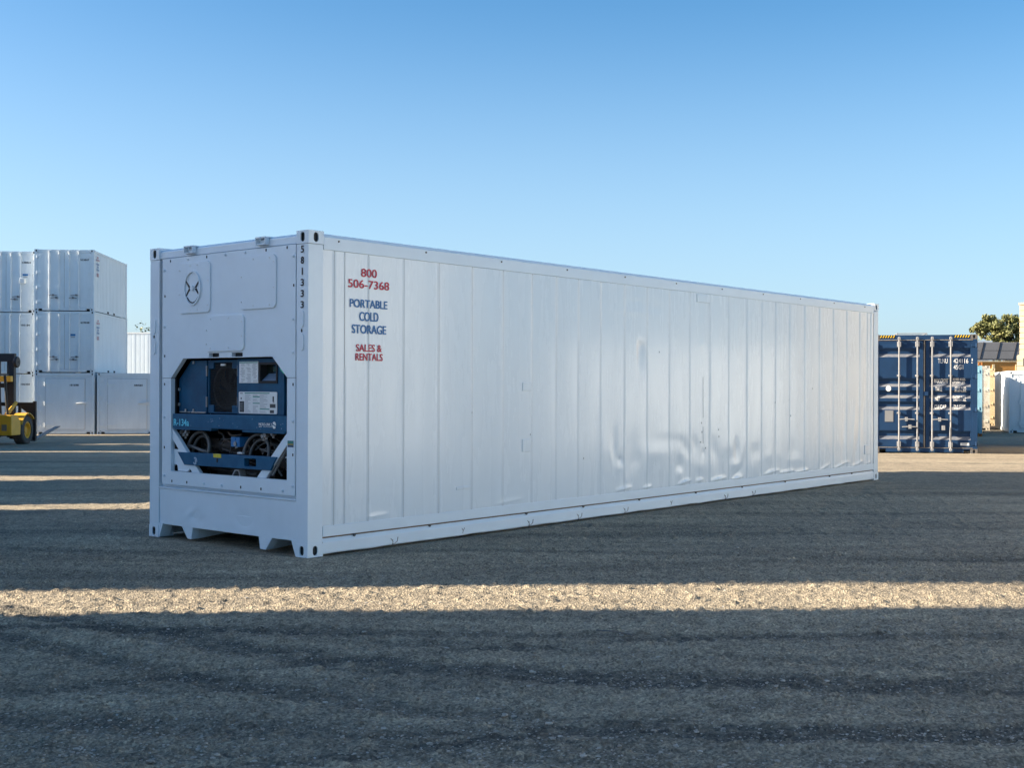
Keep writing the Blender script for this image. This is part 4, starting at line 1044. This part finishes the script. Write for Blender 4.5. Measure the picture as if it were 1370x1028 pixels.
# ------------------------------------------------------------------ more containers and buildings on the right
def at_px(xr, y): return xr * y      # x for a view ratio at depth y
tl = container('storage_container', 6.058, 2.896, paint='teal', front='doors', side='corr', casting_mat='rust', bar='galv')
set_at(tl, 18.30 - 1.219 * .934, 47.0 + 1.219 * .358, R(-21), None, 'pale blue container with rusty orange corner just behind the blue container', 'shipping container')
ww = container('storage_container', 6.058, 2.896, paint='white_worn', front='doors', side='corr', bar='galv')
set_at(ww, 21.43 - 1.219, 54.3, R(-8), None, 'tall weathered white container between the pale blue one and the cream one', 'shipping container')
cr = container('storage_container', 6.058, 2.896, paint='cream', front='doors', side='corr', bar='cream')
set_at(cr, 24.4 - 1.219, 61.2, R(-12), None, 'cream container behind the small white container', 'shipping container')
sw = container('storage_container', 6.058, HS, paint='white_old', front='single', side='corr')
a_ = R(-16.5)
set_at(sw, 20.95 + 1.219 * math.cos(a_), 50.9 + 1.219 * math.sin(a_), a_, gz1(20.9, 50.9), 'white container with ribbed side in shade at the right edge', 'shipping container')
hb_ = container('storage_container', 6.058, HS, paint='teal', front='plain', side='corr')  # unseen container, added so that its shadow darkens the ground at right
set_at(hb_, 13.2, 41.8, R(-2), None, 'pale blue container standing hidden behind the blue container', 'shipping container')
# roof lip of that container
MB().box((-1.215, 0.0, HS - 0.018), (1.215, 6.05, HS + 0.03)).build('roof_lip', 'white', sw)

def orange_shed():
    x, y = 27.4, 68.6
    r = empty('storage_shed', (x, y, gz1(x, y)), R(-3), 'orange boarded shed with cream posts below the solar panels', 'shed')
    b = MB()
    for k in range(13): b.box((-3, 0, k * 0.26 + 0.002), (1.6, 0.08, k * 0.26 + 0.256))
    b.build('board_wall', 'orange', r)
    MB().box((-3, 0.09, 0), (-2.9, 3, 3.2)).box((1.5, 0.09, 0), (1.6, 3, 3.2)).box((-2.9, 2.9, 0), (1.5, 3, 3.2)).build('wall', 'orange', r)
    MB().box((-3.1, -0.06, 3.385), (1.7, 3.1, 3.44)).build('roof', 'cream', r)
    for xx in (-2.6, -1.35, -0.12, 1.17): MB().box((xx, -0.05, 0), (xx + 0.13, -0.003, 3.25)).build('post', 'cream', r)
orange_shed()

def solar():
    x, y = 29.0, 74.0; z = gz1(x, y)
    r = empty('solar_array', (x, y, z), 0, 'tilted grey solar panels on posts under the trees', 'solar panels')
    e2 = Vector((0.46, 0.55, 1.05)); e1 = Vector((1, 0, 0))
    o = Vector((-2.4, 0, 3.66)); nrm = e1.cross(e2).normalized()
    for row in range(2):
        for c in range(6):
            g = 0.02
            p = o + e1 * (c * 1.02 + g) + e2 * (row * 0.5 + 0.01)
            q = [p, p + e1 * (1.02 - 2 * g), p + e1 * (1.02 - 2 * g) + e2 * 0.475, p + e2 * 0.475]
            m = MB(); A = [m.bm.verts.new(v) for v in q]; B = [m.bm.verts.new(v + nrm * 0.04) for v in q]
            m.face(A); m.face(list(reversed(B)))
            for i in range(4): m.face([A[i], A[(i + 1) % 4], B[(i + 1) % 4], B[i]])
            m.build('panel', 'panel', r)
    f = MB()
    for t in (0.0, 0.49, 1.0): f.tube([o + e2 * t + nrm * -0.03, o + e1 * 6.12 + e2 * t + nrm * -0.03], 0.035, 6)
    f.build('rail', 'galv', r)
    f = MB()
    for c in range(7): f.tube([o + e1 * 1.02 * c + nrm * 0.05, o + e1 * 1.02 * c + e2 + nrm * 0.05], 0.03, 6)
    f.build('rafter', 'dark_frame', r)
    for xx in (-2.2, 0.6, 3.4): MB().tube([(xx, 0.25, 0), (xx, 0.25, 4.1)], 0.07, 8).build('post', 'galv', r)
solar()

def white_shed():
    x, y = 29.2, 83.0
    r = empty('storage_shed', (x, y, gz1(x, y)), 0, 'low white building whose roof edge shows above the solar panels', 'shed')
    MB().box((-3.6, 0.1, 0), (3.6, 5, 4.85)).build('wall', 'white_old', r)
    MB().box((-3.75, -0.15, 4.852), (3.75, 5.2, 5.16)).build('roof', 'white', r)
    w = MB()
    for k in range(14): w.box((-3.4 + k * 0.5, 0.06, 4.5), (-3.2 + k * 0.5, 0.0985, 4.75))
    w.build('vent_row', 'slot', r)
white_shed()

def block_tower():
    x, y = 24.45, 58.5
    r = empty('block_tower', (x, y, gz1(x, y)), R(-42), 'tall cream block tower at the right edge behind the white container', 'building')
    m = MB(); k = 0; z = 0.0; rr = random.Random(5)
    while z < 5.9:
        h = 0.27; ins = 0.0 if z < 3.3 else 0.09
        m.plate([(ins, ins), (4.5, ins), (4.5, 4.5), (ins, 4.5)], 'z', z, z + h - 0.03); m.plate([(ins + .03, ins + .03), (4.47, ins + .03), (4.47, 4.47), (ins + .03, 4.47)], 'z', z + h - 0.03, z + h)
        z += h; k += 1
    m.build('block_wall', 'cream_block', r, bevel=0.01)
    MB().box((0.05, 0.05, z + 0.001), (4.55, 4.55, z + 0.10)).build('coping', 'cream_block', r)
    MB().box((0.30, -0.02, 2.95), (0.62, 0.0, 3.35)).build('window', 'glass', r)
    MB().box((-0.02, 0.30, 2.75), (-0.001, 0.75, 3.45)).build('window', 'glass', r)
block_tower()

# ------------------------------------------------------------------ forklift
def forklift():
    # heading +Y (away); origin on the ground under the middle of the front axle
    x, y = -16.93, 39.6
    r = empty('forklift', (x, y, gz1(x, y) - 0.0), R(-1), 'large yellow forklift at the left edge with its forks tilted up', 'forklift')
    def wheel(cx, cy, rad, wdt, nm):
        w = empty(nm, (cx, cy, rad)); w.parent = r
        t = MB(); h = wdt / 2; t.lathe([(-h, rad * .60), (-h, rad * .90), (-h * .8, rad), (h * .8, rad), (h, rad * .90), (h, rad * .60)], (0, 0, 0), 'x', 36)
        for k in range(28):
            a = 2 * math.pi * k / 28
            for s in (-1, 1):
                p = Vector((s * h * .95, math.cos(a) * rad * .985, math.sin(a) * rad * .985)); q_ = Vector((s * h * .15, math.cos(a + .1) * rad * 1.0, math.sin(a + .1) * rad * 1.0))
                t.tube([p, q_], rad * .028, 4)
        t.build('tyre', 'tyre', w)
        m = MB(); m.lathe([(-h * .8, 0.02), (-h * .8, rad * .60), (h * .85, rad * .60), (h * .85, rad * .50), (h * .35, rad * .44), (h * .25, rad * .2), (h * .6, rad * .17), (h * .6, 0.02)], (0, 0, 0), 'x', 30)
        for k in range(8): a = 2 * math.pi * k / 8; m.tube([(h * .25, math.cos(a) * rad * .33, math.sin(a) * rad * .33), (h * .4, math.cos(a) * rad * .33, math.sin(a) * rad * .33)], 0.02, 6)
        m.build('rim', 'fork_yellow', w)
    for s in (-1, 1):
        wheel(s * 0.90, 0.0, 0.47, 0.34, 'wheel'); wheel(s * 0.86, -2.35, 0.40, 0.30, 'wheel')
    b = MB()
    b.plate([(-2.9, .35), (-2.0, .30), (0.2, .30), (0.25, .75), (-.3, .95), (-1.0, 1.0), (-1.9, 1.35), (-2.85, 1.30), (-3.0, .9)], 'x', -0.66, 0.66)
    b.build('body', 'fork_yellow', r, bevel=0.04)
    MB().plate([(-3.25, .5), (-2.95, .40), (-2.95, 1.25), (-3.15, 1.30)], 'x', -0.95, 0.95).build('counterweight', 'fork_yellow', r, bevel=0.05)
    for s in (-1, 1):
        f = MB(); n = 10; R0 = 0.56
        xa, xb = sorted((s * 0.70, s * 1.10))
        prof = [(0.02 + -R0 * math.cos(R(20 + 120 * k / n)) , 0.47 + R0 * math.sin(R(20 + 120 * k / n))) for k in range(n + 1)]
        f.plate(prof + [(p[0] * .955, .47 + (p[1] - .47) * .93) for p in reversed(prof)], 'x', xa, xb)
        f.build('fender', 'fork_yellow', r, bevel=0.01)
        st = MB(); st.plate([(-1.25, .33), (-.56, .33), (-.54, .62), (-.58, .78), (-.85, .98), (-1.25, .98)], 'x', *sorted((s * .67, s * 1.07)))
        st.build('step_box', 'fork_yellow', r, bevel=0.02)
        MB().box((min(s * .76, s * .92), -1.262, .48), (max(s * .76, s * .92), -1.2515, .68)).build('step_plate', 'grey_steel', r)
        MB().plate([(-1.3, .40), (-1.3, .30), (-.56, .30), (-.56, .40)], 'x', *sorted((s * .661, s * .669))).build('step_trim', 'black_steel', r)
    m = MB()
    for s in (-1, 1):
        m.box((s * 0.30 - .075, .52, .15), (s * 0.30 + .075, .70, 2.98)); m.box((s * 0.17 - .05, .56, .2), (s * 0.17 + .05, .68, 2.9))
        m.tube([(s * .07, .60, .3), (s * .20, .60, 2.6)], .05, 10)
    m.box((-.40, .50, 2.72), (.40, .66, 2.99)); m.box((-.38, .51, 1.85), (.38, .60, 2.0)); m.box((-.38, .51, .35), (.38, .6, .5))
    m.build('mast', 'black_steel', r, bevel=0.01)
    MB().lathe([(-.05, .03), (-.05, .17), (-.02, .19), (.02, .19), (.05, .17), (.05, .03)], (.50, .45, 2.70), 'x', 26).tube([(.36, .5, 2.70), (.49, .45, 2.70)], .03, 8).build('hose_reel', 'black_steel', r)
    MB().box((-.40, .30, 2.05), (.36, .49, 2.24)).build('work_light_bracket', 'fork_yellow', r, bevel=0.01)
    for s in (-1, 1): MB().tube([(s * .48, -.3, .95), (s * .46, .5, 1.35)], [.07, .06], 10).build('tilt_cylinder', 'fork_yellow', r)
    cg = MB()
    for z in (.30, 1.30): cg.box((-1.0, .76, z - .06), (1.0, .84, z + .06))
    for xx in (-.965, .965): cg.box((xx - .045, .75, .10), (xx + .045, .85, 1.40))
    for xx in (-.46, .46): cg.box((xx - .04, .755, .25), (xx + .04, .845, 1.36))
    for s in (-1, 1): cg.plate([(s * .52, 1.239), (s * .52, 1.17), (s * .919, .85), (s * .919, 1.239)], 'y', .77, .83)
    cg.build('carriage', 'black_steel', r)
    for s in (-1, 1):
        xx = s * 0.86
        f = MB(); f.plate([(.86, .93), (.92, .93), (.95, .14), (3.05, .50), (3.06, .475), (.92, .055), (.86, .10)], 'x', xx - .085, xx + .085)
        f.build('fork', 'grey_steel', r, bevel=0.008)
    cab = MB()
    for px, py in ((-.55, -.35), (.55, -.35), (-.55, -1.75), (.55, -1.75)): cab.tube([(px, py, .95), (px * .95, py + (-.15 if py > -1 else .0), 2.25)], .045, 8)
    cab.box((-.60, -1.8, 2.25), (.60, -.40, 2.30))
    cab.build('overhead_guard', 'black_steel', r)
    st = MB().box((-.28, -1.55, 1.10), (.28, -1.05, 1.25)).box((-.28, -1.65, 1.25), (.28, -1.5, 1.8)); st.build('seat', 'black_steel', r, bevel=0.03)
    MB().lathe([(-.015, .15), (-.015, .19), (.015, .19), (.015, .15)], (0, -.62, 1.45), 'z', 20).tube([(0, -.62, 1.45), (0, -.4, .95)], .03, 8).build('steering_wheel', 'black_steel', r)
forklift()

# ------------------------------------------------------------------ trees
def tree(name, x, y, h, crown, label, nl=2600, leaf='leaf', lsize=0.16, seed=1, trunk_r=0.22, dens=9):
    rr = random.Random(seed)
    r = empty(name, (x, y, gz1(x, y)), 0, label, 'tree')
    t = MB(); t.tube(smooth_path([(0, 0, -0.1), (0.1, 0, h * .25), (-0.05, 0.1, h * .5), (0.1, 0, h * .8)]), [trunk_r * (1 - .8 * k / 18) for k in range(19)], 10)
    cl = []
    for (cx, cy, cz, rx, ry, rz) in crown:
        for k in range(dens):
            while True:
                u = Vector((rr.uniform(-1, 1), rr.uniform(-1, 1), rr.uniform(-1, 1)))
                if 0.35 < u.length < 1: break
            cl.append((Vector((cx + u.x * rx, cy + u.y * ry, cz + u.z * rz)), min(rx, rz) * rr.uniform(.26, .5)))
    for c, s in cl[::2]:
        b = Vector((0, 0, h * rr.uniform(.3, .6)))
        t.tube(smooth_path([b, b.lerp(c, .5) + Vector((rr.uniform(-.3, .3), rr.uniform(-.3, .3), .2)), c], 4), [trunk_r * .35 * (1 - .1 * k) + .01 for k in range(9)], 6)
    t.build('trunk', 'bark', r)
    c_ = MB()
    for k in range(nl):
        c, s = cl[k % len(cl)]
        d = Vector((rr.gauss(0, 1), rr.gauss(0, 1), rr.gauss(0, 1))).normalized() * s * rr.uniform(.45, 1.08)
        p = c + d; n = (d.normalized() + Vector((rr.gauss(0, .6), rr.gauss(0, .6), rr.gauss(0, .6)))).normalized()
        u = n.orthogonal().normalized(); u = Matrix.Rotation(rr.uniform(0, 6.28), 3, n) @ u; w = n.cross(u)
        a = lsize * rr.uniform(.6, 1.3)
        c_.face([c_.bm.verts.new(q) for q in (p - u * a, p + w * a * .55 + n * a * .15, p + u * a, p - w * a * .55 + n * a * .15)])
    bmesh_ok = c_.build('crown', leaf, r, smooth=0)
    return r
tree('tree', 40.6, 97.0, 7.8, [(0, 0, 6.6, 2.4, 1.8, 1.2), (-1.5, 0, 6.9, 1.7, 1.2, 1.0), (1.8, .3, 7.1, 1.8, 1.5, 1.0), (-1.2, 0, 5.3, 2.3, 1.6, .9), (3.6, 0, 6.3, 2, 1.6, 1.4), (-2.6, .2, 6.7, 1.1, .8, .5), (.8, 0, 5.2, 2.4, 1.5, .9)],
     'olive green leafy tree rising behind the solar panels', 22000, 'leaf', .13, 3, dens=24)
tree('tree', -25.2, 82.0, 6.4, [(0, 0, 5.4, .9, .6, 1.2), (.3, 0, 4.6, 1.2, .8, .8)], 'thin wispy tree top above the sunlit white container', 240, 'leaf2', .12, 8, .08)

def distant_wood():
    rs = np.random.RandomState(5); n = 26000
    a = rs.rand(n) * 2 * np.pi
    rad = 235 + 40 * rs.rand(n)
    top = 4.2 + 2.2 * pnoise(a * 14, a * 0 + 1.5) + 1.6 * pnoise(a * 47, a * 0 + 7.5)
    z = -0.8 + top * rs.rand(n) ** 0.8
    P0 = np.stack([rad * np.cos(a), rad * np.sin(a), z], -1)
    d = rs.normal(size=(n, 3)); d /= np.linalg.norm(d, axis=1)[:, None]
    e = np.cross(d, rs.normal(size=(n, 3))); e /= np.linalg.norm(e, axis=1)[:, None]
    s_ = (0.7 + 0.9 * rs.rand(n))[:, None]
    V = np.stack([P0 - d * s_, P0 + e * s_ * .6, P0 + d * s_, P0 - e * s_ * .6], 1).reshape(-1, 3)
    m = bpy.data.meshes.new('distant_wood'); m.from_pydata(V.tolist(), [], np.arange(4 * n).reshape(-1, 4).tolist())
    m.materials.append(M['leaf2'])
    o = bpy.data.objects.new('distant_wood', m); C.objects.link(o); tag(o, kind='stuff')
distant_wood()

# ------------------------------------------------------------------ unseen stacks added left of the frame to throw the long shadows
GS = 'tall container stacks along the left boundary'
LS = 'light blue container standing along the left boundary, outside the picture'
s20 = container('storage_container', 6.058, HS, paint='sky_blue', front='plain', side='corr')
s40 = container('storage_container', 12.192, HS, paint='sky_blue', front='plain', side='corr')
used = {}
def stack(src, cx, s, yaw, levels):
    """s is the coordinate across the sunlight, yaw is measured from the direction of the light"""
    L = src['len_m']
    cy = s + math.tan(SUN_AZ) * cx
    ang = yaw + SUN_AZ - R(90)                     # container length runs along local +y
    ox, oy = cx + math.sin(ang) * L / 2, cy - math.cos(ang) * L / 2
    z0 = gz1(cx, cy)
    for k in range(levels):
        o = copy_tree(src) if used.get(src.name) else src
        used[src.name] = True
        set_at(o, ox, oy, ang, z0 + k * (HS + 0.003), LS, 'shipping container', GS)
s20['len_m'] = 6.058; s40['len_m'] = 12.192
stack(s20, -13.4, 4.95, R(80), 3)
stack(s20, -16.6, 12.06, R(42), 4)
stack(s20, -12.3, 17.72, R(16.3), 2)
stack(s40, -16.2, 25.18, R(-35.5), 2)
stack(s40, -20.0, 35.0, R(-32), 2)
stack(s40, -27.5, 45.6, R(-39.5), 3)
for o in list(bpy.data.objects):
    if 'len_m' in o: del o['len_m']
# unseen containers added right of the frame, reflecting sunlight into the big container's paint
GRt = 'containers along the right boundary'
rc = container('storage_container', 12.192, HS, paint='cream_block', front='plain', side='corr')
set_at(rc, 17.6, 23.5, R(0), None, 'cream container on the right boundary, outside the picture', 'shipping container', GRt)
rc2 = copy_tree(rc); set_at(rc2, 17.6, 23.5, R(0), gz1(17.6, 23.5) + HS + .003, 'cream container on the right boundary, outside the picture', 'shipping container', GRt)
rw = container('storage_container', 6.058, HS, paint='white_old', front='plain', side='corr')
set_at(rw, 17.8, 16.8, R(1), None, 'white container on the right boundary, outside the picture', 'shipping container', GRt)

rn = container('storage_container', 12.192, HS, paint='white_old', front='plain', side='corr')  # unseen white pair added for warm bounce on the near side wall
rn2 = copy_tree(rn)
set_at(rn2, 15.4, 1.5, R(1), gz1(15.4, 1.5) + HS + .003, 'long white container on top of another on the right boundary, outside the picture', 'shipping container', GRt)
set_at(rn, 15.4, 1.5, R(1), None, 'long white container on the right boundary beside the photographer, outside the picture', 'shipping container', GRt)

# ------------------------------------------------------------------ small things on the ground
rod = MB(); z = 0.012
rod.tube([(0.525, 7.46, z), (0.62, 7.41, z + .004), (0.745, 7.30, z + .002)], 0.0045, 6)
ro = rod.build('metal_rod', 'grimy'); tag(ro, 'thin dark rod lying on the shaded gravel in front of the sunlit strip', 'rod')
ch = MB().plate([(-0.05, -.008), (.05, -.012), (.055, .006), (-.045, .010)], 'z', 0.0, 0.006).build('wood_chip', 'wood')
ch.location = (-1.55, 10.28, 0.006); ch.rotation_euler = (0, 0.03, R(-8)); tag(ch, 'flat wood splinter on the ground below the near corner of the big container', 'wood splinter')
